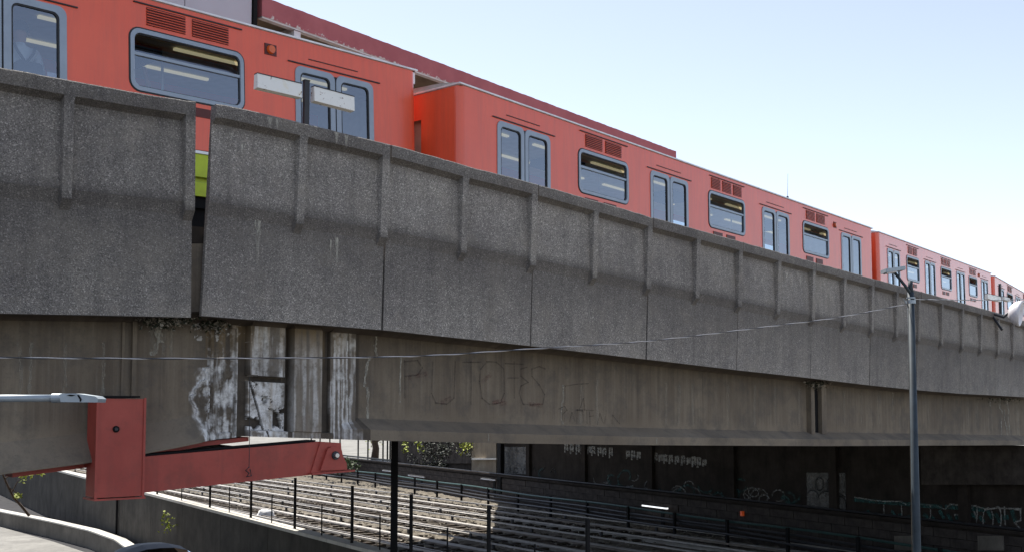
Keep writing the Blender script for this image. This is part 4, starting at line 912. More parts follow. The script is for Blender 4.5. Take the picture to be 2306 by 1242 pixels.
# ------------------------------------------------------------------ metro train
CL = 18.2; RZ = 3.1        # car length; height of the roof edge above the car's base
DOORS = [(.051, .132), (.318, .402), (.598, .682), (.868, .949)]; WINS = [(.18, .2725), (.452, .548), (.7275, .82)]
ZW0, ZW1 = RZ-1.235, RZ-.43; ZB = RZ-1.88; ZD1 = RZ-.40; WD_ = 2.5
def build_car():
    car = empty('metro_car')
    P = lambda o: (setattr(o, 'parent', car), o)[1]
    # shell: side with openings
    def side(y0, y1, name):
        m = MB(); I = .035
        op = [(a*CL+I, b*CL-I, ZB, ZD1-I) for a, b in DOORS]+[(a*CL+I, b*CL-I, ZW0+I, ZW1-I) for a, b in WINS]
        xs = sorted({0.12, CL-.12}|{o[0] for o in op}|{o[1] for o in op}); zs = sorted({ZB, RZ-.02}|{o[2] for o in op}|{o[3] for o in op})
        for i in range(len(xs)-1):
            for j in range(len(zs)-1):
                x, z = (xs[i]+xs[i+1])/2, (zs[j]+zs[j+1])/2
                if any(o[0] < x < o[1] and o[2] < z < o[3] for o in op): continue
                m.face([(xs[i], y0, zs[j]), (xs[i+1], y0, zs[j]), (xs[i+1], y0, zs[j+1]), (xs[i], y0, zs[j+1])])
                m.face([(xs[i], y1, zs[j]), (xs[i], y1, zs[j+1]), (xs[i+1], y1, zs[j+1]), (xs[i+1], y1, zs[j])])
        for o in op:
            for q in (((o[0], o[2]), (o[0], o[3])), ((o[0], o[3]), (o[1], o[3])), ((o[1], o[3]), (o[1], o[2])), ((o[1], o[2]), (o[0], o[2]))):
                (a, b), (c_, d_) = q; m.face([(a, y0, b), (c_, y0, d_), (c_, y1, d_), (a, y1, b)])
        return m
    m = side(0, .05, 'side')
    # rounded corners and end faces
    def corner(m, cx, cy, a0, a1, x_=1):
        n_ = 6
        for i in range(n_):
            t0, t1 = R(a0+(a1-a0)*i/n_), R(a0+(a1-a0)*(i+1)/n_); r = .12
            m.face([(cx+r*math.cos(t0), cy+r*math.sin(t0), ZB), (cx+r*math.cos(t1), cy+r*math.sin(t1), ZB), (cx+r*math.cos(t1), cy+r*math.sin(t1), RZ-.02), (cx+r*math.cos(t0), cy+r*math.sin(t0), RZ-.02)])
    corner(m, .12, .12, 180, 270); corner(m, CL-.12, .12, 270, 360); corner(m, .12, WD_-.12, 90, 180); corner(m, CL-.12, WD_-.12, 0, 90)
    for x in (0, CL):
        ys = [.12, WD_/2-.4, WD_/2+.4, WD_-.12]
        for a, b, zl in ((ys[0], ys[1], ZB), (ys[1], ys[2], RZ-.45), (ys[2], ys[3], ZB)):
            m.face([(x, a, zl), (x, b, zl), (x, b, RZ-.02), (x, a, RZ-.02)])
    sh = P(weld(m.build('body_shell', M['paint'])))
    m2 = side(WD_, WD_-.05, 'far'); P(m2.build('far_side', M['paint']))
    for a, b in WINS: m = MB(); m.face([(a*CL+.02, WD_-.025, ZW0+.02), (b*CL-.02, WD_-.025, ZW0+.02), (b*CL-.02, WD_-.025, ZW1-.02), (a*CL+.02, WD_-.025, ZW1-.02)]); P(m.build('far_pane', M['glass']))
    for a, b in DOORS: m = MB(); m.face([(a*CL+.02, WD_-.025, ZD1-1.4), (b*CL-.02, WD_-.025, ZD1-1.4), (b*CL-.02, WD_-.025, ZD1-.02), (a*CL+.02, WD_-.025, ZD1-.02)]); P(m.build('far_pane', M['glass'])); m = MB(); m.box((a*CL+.02, WD_-.05, .8), (b*CL-.02, WD_-.01, ZD1-1.4)); P(m.build('far_door', M['alu']))
    # roof: cambered, with rounded end hips
    m = MB(); prof = [(0.0, RZ-.02), (-.012, RZ), (.0, RZ+.01), (.12, RZ+.04), (.45, RZ+.09), (1.25, RZ+.12), (2.05, RZ+.09), (2.38, RZ+.04), (2.5, RZ+.01), (2.512, RZ), (2.5, RZ-.02)]
    for i in range(len(prof)-1):
        (a, b), (c_, d_) = prof[i], prof[i+1]; m.face([(.02, a, b), (CL-.02, a, b), (CL-.02, c_, d_), (.02, c_, d_)])
    for x in (.02, CL-.02): m.face([(x, a, b) for a, b in prof])
    P(m.build('roof', M['roof'], smooth=False))
    m = MB(); m.box((-.01, -.028, RZ-.012), (CL+.01, -.004, RZ+.014)); m.box((-.028, -.02, RZ-.012), (-.004, WD_, RZ+.014)); P(m.build('gutter', M['gut']))
    # interior
    m = MB(); m.box((.1, .06, .74), (CL-.1, WD_-.06, .8)); P(m.build('floor', M['inner']))
    m = MB(); m.box((.1, .06, RZ-.3), (CL-.1, WD_-.06, RZ-.24)); P(m.build('ceiling', M['cream']))
    m = MB()
    for x in (.13, CL-.17): m.box((x, .13, .8), (x+.04, WD_-.13, RZ-.3))
    P(m.build('end_wall', M['cream']))
    for y in (.75, 1.75):
        for k in range(9):
            x = 1.0+k*1.9; m = MB(); m.box((x, y-.03, RZ-.335), (x+1.15, y+.03, RZ-.305)); P(m.build('light_strip', M['tube']))
    for k, x in enumerate((3.9, 8.2, 13.3)):
        m = MB(); m.box((x, .9, RZ-.44), (x+.9, 1.6, RZ-.302)); P(m.build('air_duct', M['black']))
    for k in range(8):
        x = 1.5+k*2.15; m = MB(); m.tube([(x, 1.25+.25*(k % 2), .8), (x, 1.25+.25*(k % 2), RZ-.3)], .02, 8); P(m.build('grab_pole', M['chrome']))
    for a, b in WINS:
        for sgn, y0 in ((1, .1), (-1, WD_-.5)):
            x0, x1 = a*CL-.1, b*CL+.1; m = MB(); m.box((x0, y0, .8), (x1, y0+.4, 1.22)); m.box((x0, y0 if sgn > 0 else y0+.34, 1.22), (x1, y0+.06 if sgn > 0 else y0+.4, 1.62)); P(bevel(m.build('seat', M['lime']), .02))
    # windows
    for wi, (a, b) in enumerate(WINS):
        x0, x1 = a*CL, b*CL; zh = ZW1-.33
        m = MB(); m.ring(rrect(x0, x1, ZW0, ZW1, .13), rrect(x0+.055, x1-.055, ZW0+.055, ZW1-.055, .09), -.016, .05); m.box((x0+.05, -.006, zh-.02), (x1-.05, .03, zh+.02)); fr = P(m.build('window', M['alu']))
        m = MB(); m.ring(rrect(x0-.02, x1+.02, ZW0-.02, ZW1+.02, .15), rrect(x0+.002, x1-.002, ZW0+.002, ZW1-.002, .13), -.006, .01); o = m.build('seal', M['seal']); o.parent = fr
        m = MB(); m.ring(rrect(x0+.055, x1-.055, ZW0+.055, ZW1-.055, .09), rrect(x0+.07, x1-.07, ZW0+.07, ZW1-.07, .08), .012, .03); o = m.build('seal', M['seal']); o.parent = fr
        m = MB(); m.face([(x0+.04, .02, ZW0+.04), (x1-.04, .02, ZW0+.04), (x1-.04, .02, zh), (x0+.04, .02, zh)]); o = m.build('pane', M['glass']); o.parent = fr
        m = MB(); m.face([(x0+.05, .022, zh+.02), (x1-.05, .022, zh+.02), (x1-.05, .16, ZW1-.05), (x0+.05, .16, ZW1-.05)]); o = m.build('hopper_pane', M['glass']); o.parent = fr
        nv = 3 if wi == 1 else 2; vw = .56 if nv == 2 else .42; tot = nv*vw+(nv-1)*.1; xs0 = (x0+x1)/2-tot/2
        for k in range(nv):
            u0 = xs0+k*(vw+.1); m = MB(); m.box((u0, .0-.004, RZ-.36), (u0+vw, .0-.001, RZ-.12)); v = P(m.build('vent', M['slat']))
            for j in range(7):
                zz = RZ-.355+j*.034; s = MB(); s.hull([(u0, -.022, zz), (u0+vw, -.022, zz), (u0+vw, -.004, zz+.014), (u0, -.004, zz+.014), (u0, -.022, zz+.006), (u0+vw, -.022, zz+.006), (u0+vw, -.004, zz+.02), (u0, -.004, zz+.02)]); o = s.build('slat', M['paint']); o.parent = v
        m = MB(); m.box((x0+.05, -.02, RZ-.10), (x1-.02, 0, RZ-.085)); P(m.build('drip_rail', M['seal']))
        for k in (0, 1):
            u0 = x0+.2+k*.62; m = MB(); m.box((u0, -.012, ZW0-.20), (u0+.42, -.001, ZW0-.08)); P(m.build('lower_vent', M['slat']))
    # doors: two leaves each
    for a, b in DOORS:
        x0, x1 = a*CL, b*CL; xm = (x0+x1)/2
        for q0, q1 in ((x0, xm-.012), (xm+.012, x1)):
            m = MB(); m.ring(rrect(q0, q1, .72, ZD1, .11), rrect(q0+.09, q1-.09, ZD1-1.36, ZD1-.085, .08), -.014, .04); df = P(m.build('door', M['alu']))
            m = MB(); m.ring(rrect(q0+.09, q1-.09, ZD1-1.36, ZD1-.085, .08), rrect(q0+.11, q1-.11, ZD1-1.34, ZD1-.105, .07), -.008, .03); o = m.build('seal', M['seal']); o.parent = df
            m = MB(); m.face([(q0+.1, .012, ZD1-1.35), (q1-.1, .012, ZD1-1.35), (q1-.1, .012, ZD1-.095), (q0+.1, .012, ZD1-.095)]); o = m.build('pane', M['glass']); o.parent = df
        m = MB(); m.box((xm-.02, .002, .74), (xm+.02, .03, ZD1-.02)); P(m.build('door_seal', M['seal']))
        m = MB(); m.box((x0-.12, -.02, ZD1+.03), (x1+.14, 0, ZD1+.045)); m.box((x0+.25, -.012, ZD1+.13), (x1-.3, 0, ZD1+.14)); P(m.build('drip_rail', M['seal']))
    # marker lamp
    x = .845*CL; m = MB(); m.tube([(x, .0, RZ-.27), (x, -.05, RZ-.27)], [.07, .055], 16); m2 = MB(); m2.box((x-.1, -.01, RZ-.35), (x+.1, .0, RZ-.19))
    lp = P(bevel(m2.build('marker_lamp', M['slat']), .01)); o = m.build('lens', M['orange']); o.parent = lp
    # skirt, underframe, bogies
    m = MB(); m.box((.05, -.012, ZB-.05), (CL-.05, .04, ZB-.012)); P(m.build('waist_trim', M['gut']))
    for k in range(8):
        x = .1+k*(CL-.2)/8; m = MB(); m.box((x+.01, .01, ZB-.36), (x+(CL-.2)/8-.01, .06, ZB-.055)); P(m.build('skirt_panel', M['lime']))
    for k in range(8):
        x = .1+k*(CL-.2)/8; m = MB(); m.box((x+.01, .02, ZB-.62), (x+(CL-.2)/8-.01, .07, ZB-.43)); P(m.build('equipment_box', M['lime']))
    m = MB(); m.box((.2, .08, .45), (CL-.2, WD_-.08, .74)); P(m.build('underframe', M['black']))
    for bx in (2.9, CL-2.9):
        m = MB(); m.box((bx-1.3, .25, .2), (bx+1.3, .5, .44)); m.box((bx-1.3, WD_-.5, .2), (bx+1.3, WD_-.25, .44)); m.box((bx-.3, .5, .2), (bx+.3, WD_-.5, .4)); bo = P(m.build('bogie', M['dark']))
        for wx in (bx-1, bx+1):
            for y in (.15, WD_-.45): m = MB(); m.tube([(wx, y, .36), (wx, y+.3, .36)], .36, 24); o = m.build('wheel', M['black']); o.parent = bo
    m = MB()
    for k in range(5): m.box((CL+.04+k*.13, WD_/2-.55, .8), (CL+.12+k*.13, WD_/2+.55, RZ-.3))
    P(m.build('gangway', M['seal']))
    m = MB(); m.box((CL-.02, WD_/2-.12, .5), (CL+.7, WD_/2+.12, .68)); P(m.build('coupler', M['dark']))
    return car
def copy_tree(o, parent=None):
    c_ = o.copy(); C.objects.link(c_); c_.parent = parent
    for ch_ in o.children: copy_tree(ch_, c_)
    return c_
v = [-1.38211075e+01, 3.55780805, .830801643, 4.86974405, .0351130257, -.833285393, 16.7228361, .895397672, 5.21996596, .00587467089, 10.9738709, 31.6496157, .977537371, 5.35538299, .0389536188]
P3 = v[10:15]; t4 = 1+.75/CL
v += [P3[0]+math.cos(P3[2])*t4*CL, P3[1]+math.sin(P3[2])*t4*CL, .985, 6.03, .005]
car0 = build_car()
CARS = []
clabs = ['nearest orange-red metro car at the far left, cut by the picture edge', 'orange-red metro car in the middle, beside the small antenna, with all four doors in view', 'pinkish metro car just above the street lamp at the right', 'farthest metro car, at the right edge behind the white dish']
def car_matrix(V): return Matrix.Translation((V[0], V[1], V[3])) @ Euler((0, -math.atan(V[4]), V[2])).to_matrix().to_4x4() @ Matrix.Translation((0, 0, -RZ))
for i in range(4):
    o = car0 if i == 0 else copy_tree(car0); V = v[5*i:5*i+5]; mt = car_matrix(V)
    o.location = mt.to_translation(); o.rotation_euler = mt.to_euler(); tag(o, clabs[i], 'train car', 'cars of the orange metro train'); CARS.append(mt)
# antenna whip on the second car
m = MB(); c = CARS[1] @ Vector((.79*CL, .9, RZ+.3)); m.tube([c, c+Vector((0, 0, .18))], .03, 8); m.tube([c+Vector((0, 0, .18)), c+Vector((.02, 0, .8))], [.006, .003], 5)
tag(m.build('antenna', M['dark']), 'thin whip antenna standing on the roof of the middle metro car', 'antenna')

# ------------------------------------------------------------------ people inside
def person(mt, x, y, label, shirt, face=1, arm_up=False, backpack=False, h=1.72):
    """continuous skinned body standing on the car floor at local x,y; face=+1 looks away from the camera side"""
    root = empty('person', mt @ Vector((x, y, .8)), label=label, cat='person', group=None)
    root.rotation_euler = mt.to_euler(); k = h/1.72
    V = {}; V['pel'] = (0, 0, .95); V['wa'] = (0, 0, 1.10); V['ch'] = (0, .01*face, 1.30); V['nk'] = (0, 0, 1.47); V['hd0'] = (0, .01*face, 1.55); V['hd1'] = (0, .015*face, 1.64); V['hd2'] = (0, .0, 1.71)
    E_ = [('pel', 'wa'), ('wa', 'ch'), ('ch', 'nk'), ('nk', 'hd0'), ('hd0', 'hd1'), ('hd1', 'hd2')]; rad = dict(pel=.155, wa=.14, ch=.17, nk=.06, hd0=.085, hd1=.1, hd2=.06)
    for s, n_ in ((-1, 'l'), (1, 'r')):
        V[n_+'sh'] = (.2*s, 0, 1.40); rad[n_+'sh'] = .065
        if arm_up and s > 0: V[n_+'el'] = (.3*s, -.05, 1.60); V[n_+'wr'] = (.22*s, -.05, 1.86); V[n_+'ha'] = (.2*s, -.05, 1.94)
        else: V[n_+'el'] = (.27*s, 0, 1.13); V[n_+'wr'] = (.24*s, .12*face, .92); V[n_+'ha'] = (.22*s, .16*face, .84)
        rad[n_+'el'] = .045; rad[n_+'wr'] = .032; rad[n_+'ha'] = .04
        V[n_+'hp'] = (.09*s, 0, .88); V[n_+'kn'] = (.1*s, .02*face, .5); V[n_+'an'] = (.1*s, 0, .09); V[n_+'to'] = (.11*s, .16*face, .04); rad.update({n_+'hp': .095, n_+'kn': .06, n_+'an': .045, n_+'to': .04})
        E_ += [('ch', n_+'sh'), (n_+'sh', n_+'el'), (n_+'el', n_+'wr'), (n_+'wr', n_+'ha'), ('pel', n_+'hp'), (n_+'hp', n_+'kn'), (n_+'kn', n_+'an'), (n_+'an', n_+'to')]
    ks = list(V); me = bpy.data.meshes.new('body'); me.from_pydata([tuple(c_*k for c_ in V[q]) for q in ks], [(ks.index(a), ks.index(b)) for a, b in E_], [])
    o = add_obj('body', me, root); sk = o.modifiers.new('skin', 'SKIN')
    if not me.skin_vertices: me.skin_vertices.new()
    for q, svx in zip(ks, me.skin_vertices[0].data): svx.radius = (rad[q]*k*(1.15 if q in ('ch', 'wa') else 1), rad[q]*k*(.7 if q in ('ch', 'wa', 'pel') else 1)); svx.use_root = q == 'pel'
    ss = o.modifiers.new('sub', 'SUBSURF'); ss.levels = 2; ss.render_levels = 2
    # clothing colour by height on one continuous body
    mm = NT('clothed_'+shirt); co = mm.coord('Object'); sx_ = mm.t.nodes.new('ShaderNodeSeparateXYZ'); mm.l(co, sx_.inputs[0])
    cc = {'shirt': srgb(224, 227, 234), 'blue': srgb(70, 92, 130), 'trouser': srgb(60, 50, 54)}[shirt]
    z_ = mm.t.nodes.new('ShaderNodeMath'); z_.operation = 'DIVIDE'; z_.inputs[1].default_value = 2*k; mm.l(sx_.outputs[2], z_.inputs[0])
    mm.col(mm.ramp(z_.outputs[0], [(0, srgb(30, 30, 32)), (.05, srgb(44, 46, 56)), (.49, cc), (.735, srgb(176, 128, 104))], 'CONSTANT')); mm.b.inputs['Roughness'].default_value = .8; me.materials.append(mm.m)
    # hair cap
    hm = MB(); n1, n2 = 14, 7
    for j in range(n2+1):
        th = math.pi*.62*j/n2
        for i in range(n1):
            ph = 2*math.pi*i/n1; hm.v.append((.098*k*math.sin(th)*math.cos(ph), (.0-.018*face+.11*math.sin(th)*math.sin(ph))*k, (1.655+.105*math.cos(th)-(.0 if math.sin(ph)*face < .2 else -.03*j/n2))*k))
    for j in range(n2):
        for i in range(n1): hm.f.append((j*n1+i, (j+1)*n1+i, (j+1)*n1+(i+1) % n1, j*n1+(i+1) % n1))
    hm.uv = [(0, 0)]*sum(len(f) for f in hm.f); add_obj('hair', hm.mesh('hair', M['hair'], True), root)
    fm = MB()
    for s in (-1, 1): fm.tube([(.095*s*k, 0, 1.60*k), (.112*s*k, -.01*face, 1.62*k)], [.02, .026], 8)
    add_obj('ear', fm.mesh('ear', M['skin'], True), root)
    fm = MB(); fm.tube([(0, .10*face*k, 1.60*k), (0, .135*face*k, 1.585*k)], [.012, .016], 6); add_obj('nose', fm.mesh('nose', M['skin'], True), root)
    for s in (-1, 1):
        fm = MB(); fm.tube([(.035*s*k, .085*face*k, 1.63*k), (.035*s*k, .103*face*k, 1.63*k)], [.014, .01], 8); add_obj('eye', fm.mesh('eye', M['black'], True), root)
    fm = MB(); fm.box((-.025, min(.085*face, .1*face), 1.553), (.025, max(.085*face, .1*face), 1.56)); add_obj('mouth', fm.mesh('mouth', M['slat']), root)
    for s, n_ in ((-1, 'l'), (1, 'r')):
        h0 = Vector(V[n_+'ha']); up_ = arm_up and s > 0; dz = 1 if up_ else -1
        for fi in range(5):
            L = (.05, .075, .085, .078, .06)[fi]; off = (-.04+.019*fi); base = h0+Vector((0, off, .02*dz)) if fi else h0+Vector((0, -.03*face, 0))
            tip = base+Vector((-.01*s, (.03 if fi == 0 else .004)*-face, L*dz)); fm = MB(); fm.tube([base*k, ((base+tip)/2+Vector((-.008*s, 0, 0)))*k, (tip+Vector((-.02*s, 0, 0)))*k], [.009, .0085, .007], 6); add_obj('finger', fm.mesh('finger', M['skin'], True), root)
    if backpack:
        for s in (-1, 1):
            fm = MB(); fm.tube([(.13*s, -.135, 1.43), (.1*s, -.155, 1.34), (.03*s, -.165, 1.24), (-.02*s, -.165, 1.16)], .017, 6); add_obj('strap', fm.mesh('strap', M['strap'], True), root)
        fm = MB(); fm.prism(rrect(-.15, .17, .95, 1.2, .06), -.26, -.13); bo = add_obj('waist_bag', fm.mesh('waist_bag', M['strap']), root); bevel(bo, .02)
    return root
person(CARS[0], .661*CL, .42, 'person in a white shirt with crossed dark straps standing behind the leftmost train door', 'shirt', 1, False, True)
person(CARS[0], .765*CL, 1.3, 'person in a dark top standing with one arm raised inside the nearest car window', 'trouser', -1, True, False, 1.6)
person(CARS[1], .215*CL, 1.0, 'person in a blue shirt inside the first window of the middle car', 'blue', 1, False, False, 1.55)

# ------------------------------------------------------------------ two-armed fittings on the parapet
def fitting(px, ptop, pbase, arms, d, label, k=1.0):
    s, zb_ = P2S(px, pbase, d); _, zt_ = P2S(px, ptop, d); b = Vector(W(s, d, zb_-.1)); e = empty('lamp_fitting', b, label=label, cat='light fitting', group='two-armed white fittings on the parapet')
    m = MB(); m.box((s-.032*k, d-.02, zb_-.3), (s+.032*k, d+.03, zt_), W); m.box((s-.036*k, d-.024, zt_), (s+.036*k, d+.034, zt_+.012), W); o = m.build('post', M['dark']); to_parent(o, e)
    for (x0, y0, x1, y1, hpx) in arms:
        (a, za), (c_, zc) = P2S(x0, y0, d), P2S(x1, y1, d); hh = abs(P2S(x0, y0, d)[1]-P2S(x0, y0+hpx, d)[1])
        m = MB(); m.hull([W(a, d-.04, za-hh), W(c_, d-.04, zc-hh), W(c_, d+.06, zc-hh), W(a, d+.06, za-hh), W(a, d-.03, za), W(c_, d-.03, zc), W(c_, d+.05, zc), W(a, d+.05, za)]); to_parent(bevel(m.build('box', M['enamel']), .008), e)
        m = MB(); sx0, sx1 = (a, c_); m.hull([W(a, d-.036, za), W(c_, d-.036, zc), W(c_, d+.05, zc), W(a, d+.05, za), W(a, d-.03, za+.012), W(c_, d-.03, zc+.012), W(c_, d+.05, zc+.012), W(a, d+.05, za+.012)]); to_parent(m.build('lid', M['dark']), e)
    return e
fitting(689, 183, 285, [(577, 167, 677, 191, 32), (705, 196, 795, 220, 33)], .02, 'rusty white two-armed light fitting on a dark post above the parapet gap')
fitting(2254, 640, 708, [(2222, 661, 2251, 668, 11), (2259, 667, 2272, 671, 8)], .05, 'small distant two-armed white fitting beside the dish at the right edge')

# ------------------------------------------------------------------ dish on the parapet at the right edge
dd_ = -.7; s, z = P2S(2288, 704, dd_); DC = Vector(W(s, dd_, z)); DI = empty('antenna_dish', DC, label='white drum antenna dish bracketed to the parapet at the right edge', cat='antenna')
ax = Vector((.80, -.55, -.15)).normalized(); m = MB(); prof_ = [(-.18, .05), (-.16, .14), (-.1, .22), (-.02, .29), (.06, .315), (.12, .32), (.125, .30), (.1, .27), (.02, .18), (-.05, .05)]
a_ = ax.orthogonal().normalized(); b_ = ax.cross(a_); nn = 28
for t, r in prof_:
    for k in range(nn): th = 2*math.pi*k/nn; m.v.append(tuple(DC+ax*t+(a_*math.cos(th)+b_*math.sin(th))*r))
for j in range(len(prof_)-1):
    for k in range(nn): m.f.append((j*nn+k, j*nn+(k+1) % nn, (j+1)*nn+(k+1) % nn, (j+1)*nn+k))
m.f.append(tuple(range(nn))); m.uv = [(0, 0)]*sum(len(f) for f in m.f); to_parent(m.build('reflector', M['white'], smooth=True), DI)
m = MB(); q = Vector(W(P2S(2238, 700, -.2)[0], -.2, P2S(2238, 706, -.2)[1])); m.tube([q, DC-ax*.2+Vector((-.1, 0, -.12)), DC-ax*.16], .035, 8); m.tube([Vector(W(P2S(2240, 707, -.2)[0], -.16, P2S(2240, 712, -.2)[1])), DC-ax*.2+Vector((-.15, 0, -.45))], .03, 8); to_parent(m.build('mount', M['dark']), DI)

# ------------------------------------------------------------------ street lamps, cables
PY_ = 17.0; pt = wp(2050, 632, PY_)
SL = empty('street_lamp', (pt.x, PY_, -4.1), label='dark blue-grey street lamp pole with a short arm in front of the viaduct', cat='street lamp')
m = MB(); m.tube([(pt.x, PY_, -4.1), (pt.x, PY_, -3.2), (pt.x, PY_, 1.9)], [.072, .066, .052], 20); m.tube([(pt.x, PY_, 1.9), (pt.x, PY_, pt.z)], [.042, .036], 16); to_parent(m.build('pole', M['pole'], smooth=True), SL)
m = MB(); m.tube([wp(2052, 662, PY_), wp(2040, 645, PY_-.1), wp(2012, 610, PY_-.2)], [.026, .024, .022], 10); to_parent(m.build('arm', M['pole'], smooth=True), SL)
a, b = wp(1990, 609, PY_-.25), wp(2034, 603, PY_-.25); m = MB(); u = (b-a); nrm = Vector((0, 1, 0)); up_ = Vector((0, 0, 1))
def hb(m, a, b, w0, w1, z0_, z1_):
    P = []
    for z in (z0_, z1_):
        for p, y in ((a, w0), (b, w0), (b, w1), (a, w1)): P.append((p.x, p.y+y, p.z+z))
    m.hull(P)
hb(m, a, b, -.1, .14, -.04, .018); o = m.build('lamp_head', M['lamp']); bevel(o, .015); to_parent(o, SL)
m = MB(); hb(m, a+(b-a)*.08, a+(b-a)*.6, -.08, .1, -.056, -.041); to_parent(m.build('lens', M['white']), SL)
m = MB(); m.tube([wp(2035, 672, PY_), wp(2050, 700, PY_)], .006, 5); m.tube([(pt.x, PY_, wp(2050, 683, PY_).z), (pt.x, PY_, wp(2050, 675, PY_).z)], .075, 16); m.tube([(pt.x, PY_, wp(2050, 672, PY_).z), (pt.x, PY_, wp(2050, 669, PY_).z)], .07, 16); to_parent(m.build('clamp', M['lamp']), SL)
m = MB(); m.tube([wp(2041, 640, PY_-.08), wp(2040, 670, PY_-.08), wp(2046, 688, PY_-.08), wp(2046.5, 720, PY_-.08), wp(2048, 900, PY_-.09), wp(2054, 1260, PY_-.09)], .005, 6); to_parent(m.build('conduit', M['kerb'], smooth=True), SL)
def twisted(name, pts, Ys, r, pitch, mats, label):
    from_ = []; n_ = 420; xs_ = [p[0] for p in pts]; ys_ = [p[1] for p in pts]
    e = empty(name, wp(pts[len(pts)//2][0], pts[len(pts)//2][1], Ys[1]), label=label, cat='cable')
    # smooth 3D centre line
    cl = []
    import bisect
    for i in range(n_+1):
        x = xs_[0]+(xs_[-1]-xs_[0])*i/n_; j = max(0, min(len(xs_)-2, bisect.bisect_right(xs_, x)-1))
        # Catmull-Rom in y
        p0_, p1_, p2_, p3_ = ys_[max(j-1, 0)], ys_[j], ys_[j+1], ys_[min(j+2, len(ys_)-1)]; t = (x-xs_[j])/(xs_[j+1]-xs_[j])
        m0 = (p2_-p0_)/((xs_[j+1]-xs_[max(j-1, 0)]))*(xs_[j+1]-xs_[j]); m1 = (p3_-p1_)/((xs_[min(j+2, len(xs_)-1)]-xs_[j]))*(xs_[j+1]-xs_[j])
        y = (2*t**3-3*t**2+1)*p1_+(t**3-2*t**2+t)*m0+(-2*t**3+3*t**2)*p2_+(t**3-t**2)*m1
        f = (x-xs_[0])/(xs_[-1]-xs_[0]); cl.append(wp(x, y, 1/((1-f)/Ys[0]+f/Ys[1])))
    s = 0
    L = [0]
    for i in range(n_): L.append(L[-1]+(cl[i+1]-cl[i]).length)
    for k, mt_ in enumerate(mats):
        q = []
        for i, c_ in enumerate(cl):
            a = 2*math.pi*L[i]/pitch+k*2*math.pi/len(mats); d = (cl[min(i+1, n_)]-cl[max(i-1, 0)]).normalized(); u_ = d.cross(Vector((0, 0, 1))).normalized(); v_ = d.cross(u_)
            q.append(c_+(u_*math.cos(a)+v_*math.sin(a))*r*.6)
        m = MB(); m.tube(q, r, 6); to_parent(m.build('strand', M[mt_], smooth=True), e)
twisted('overhead_cable', [(-300, 798), (0, 804), (250, 806), (500, 806), (700, 805), (860, 803), (1000, 798), (1160, 787), (1450, 768), (1750, 732), (1900, 712), (2048, 683)], (9.0, 17.0), .0068, .6, ('cable', 'cablew'), 'sagging twisted cable crossing the girder up to the street lamp')
twisted('overhead_cable', [(2054, 673), (2120, 674), (2200, 675), (2306, 673), (2500, 660)], (17.0, 26.0), .006, .6, ('cable', 'cablew'), 'thin wire running right from the street lamp to the picture edge')

# near street lamp at the left edge
NY = 7.6
pL = wp(-260, 900, NY); NL = empty('street_lamp', (pL.x, NY, -4.1), label='pale street lamp head on a horizontal arm entering from the left edge', cat='street lamp')
m = MB(); m.tube([(pL.x, NY, -4.1), (pL.x, NY, -.6), (pL.x+.04, NY, pL.z-.2), (pL.x+.16, NY, pL.z), wp(-20, 896, NY), wp(128, 895, NY)], [.07, .06, .045, .03, .026, .025], 16); to_parent(m.build('arm', M['lamp'], smooth=True), NL)
m = MB(); m.tube([wp(118, 895, NY), wp(146, 895, NY)], .033, 16); to_parent(m.build('socket', M['lamp'], smooth=False), NL)
q = [(142, 887), (150, 885), (180, 885), (200, 888), (222, 891), (230, 897), (228, 905), (146, 904)]
m = MB(); qq = [(wp(x, y, NY).x, wp(x, y, NY).z) for x, y in q]; m.prism(qq, NY-.07, NY+.08); to_parent(bevel(m.build('lamp_head', M['lamp']), .012, 3), NL)
qq = [(wp(x, y, NY-.07).x, wp(x, y, NY-.07).z) for x, y in ((178, 888), (184, 898), (182, 903), (180, 903), (180, 898), (174, 888))]
m = MB(); m.prism(qq, NY-.076, NY-.068); to_parent(m.build('seam', M['black']), NL)
qq = [(wp(x, y, NY-.07).x, wp(x, y, NY-.07).z) for x, y in ((150, 889.5), (158, 887), (170, 888.5), (162, 891))]
m = MB(); m.prism(qq, NY-.076, NY-.068); to_parent(m.build('latch', M['black']), NL)

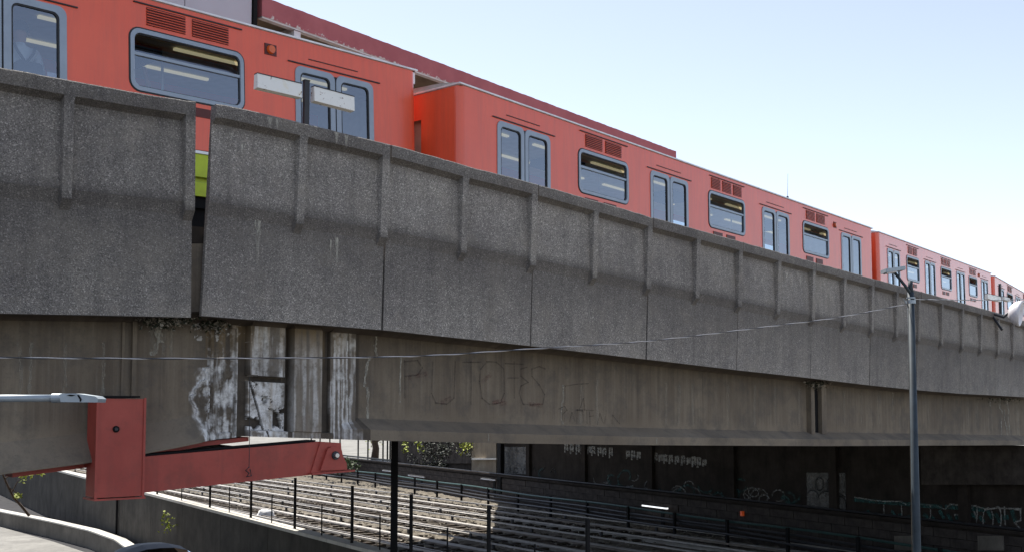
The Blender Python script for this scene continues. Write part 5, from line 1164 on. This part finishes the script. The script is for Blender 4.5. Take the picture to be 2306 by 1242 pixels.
# ------------------------------------------------------------------ parked car at the bottom edge
CY_ = 20.6; cc = wp(352, 1224, CY_)
PK = empty('parked_car', (cc.x, CY_, -4.1)); tag(PK, 'grey-blue parked car whose curved roof just shows at the bottom edge', 'car'); PK.rotation_euler = (0, 0, math.atan2(ad.y, ad.x))
zr_ = cc.z+4.1
def loft(m, secs):
    n_ = len(secs[0])
    for a, b in zip(secs[:-1], secs[1:]):
        for i in range(n_): j = (i+1) % n_; m.face([a[i], a[j], b[j], b[i]])
    m.face(secs[0][::-1]); m.face(secs[-1])
H = zr_; prof_ = [(-2.1, .35, .62, .80), (-2.0, .25, .85, .84), (-1.5, .2, .92, .86), (-1.1, .2, 1.0, .86), (1.0, .2, 1.0, .86), (1.9, .22, .88, .84), (2.1, .35, .66, .78)]
m = MB(); secs = []
for x, zl, zh, hw in prof_:
    secs.append([(x, -hw, zl), (x, hw, zl), (x, hw+.02, (zl+zh)/2), (x, hw-.06, zh), (x, -hw+.06, zh), (x, -hw-.02, (zl+zh)/2)])
loft(m, secs); o = m.build('body', M['carpaint']); o.parent = PK; bevel(o, .03, 3)
m = MB(); secs = []
for x, z in ((-1.25, 1.0), (-.95, H-.12), (-.6, H-.03), (-.1, H), (.35, H-.04), (.95, 1.0)):
    f = (z-1.0)/(H-1.0); hw = .8-.2*f; secs.append([(x, -hw, z-.16*f), (x, -hw*.8, z-.07*f), (x, -hw*.4, z-.01*f), (x, 0, z), (x, hw*.4, z-.01*f), (x, hw*.8, z-.07*f), (x, hw, z-.16*f), (x, .78, .98), (x, -.78, .98)])
loft(m, secs[1:5]); o = m.build('roof', M['carpaint']); o.parent = PK; o.modifiers.new('w', 'WELD'); bevel(o, .03, 2)
m = MB(); loft(m, [secs[0], secs[1]]); loft(m, [secs[4], secs[5]]); o = m.build('windscreen', M['carglass']); o.parent = PK
for sy in (-.84, .70):
    for x in (-1.3, 1.3): m = MB(); m.tube([(x, sy, .31), (x, sy+.16, .31)], .31, 20); o = m.build('wheel', M['black']); o.parent = PK
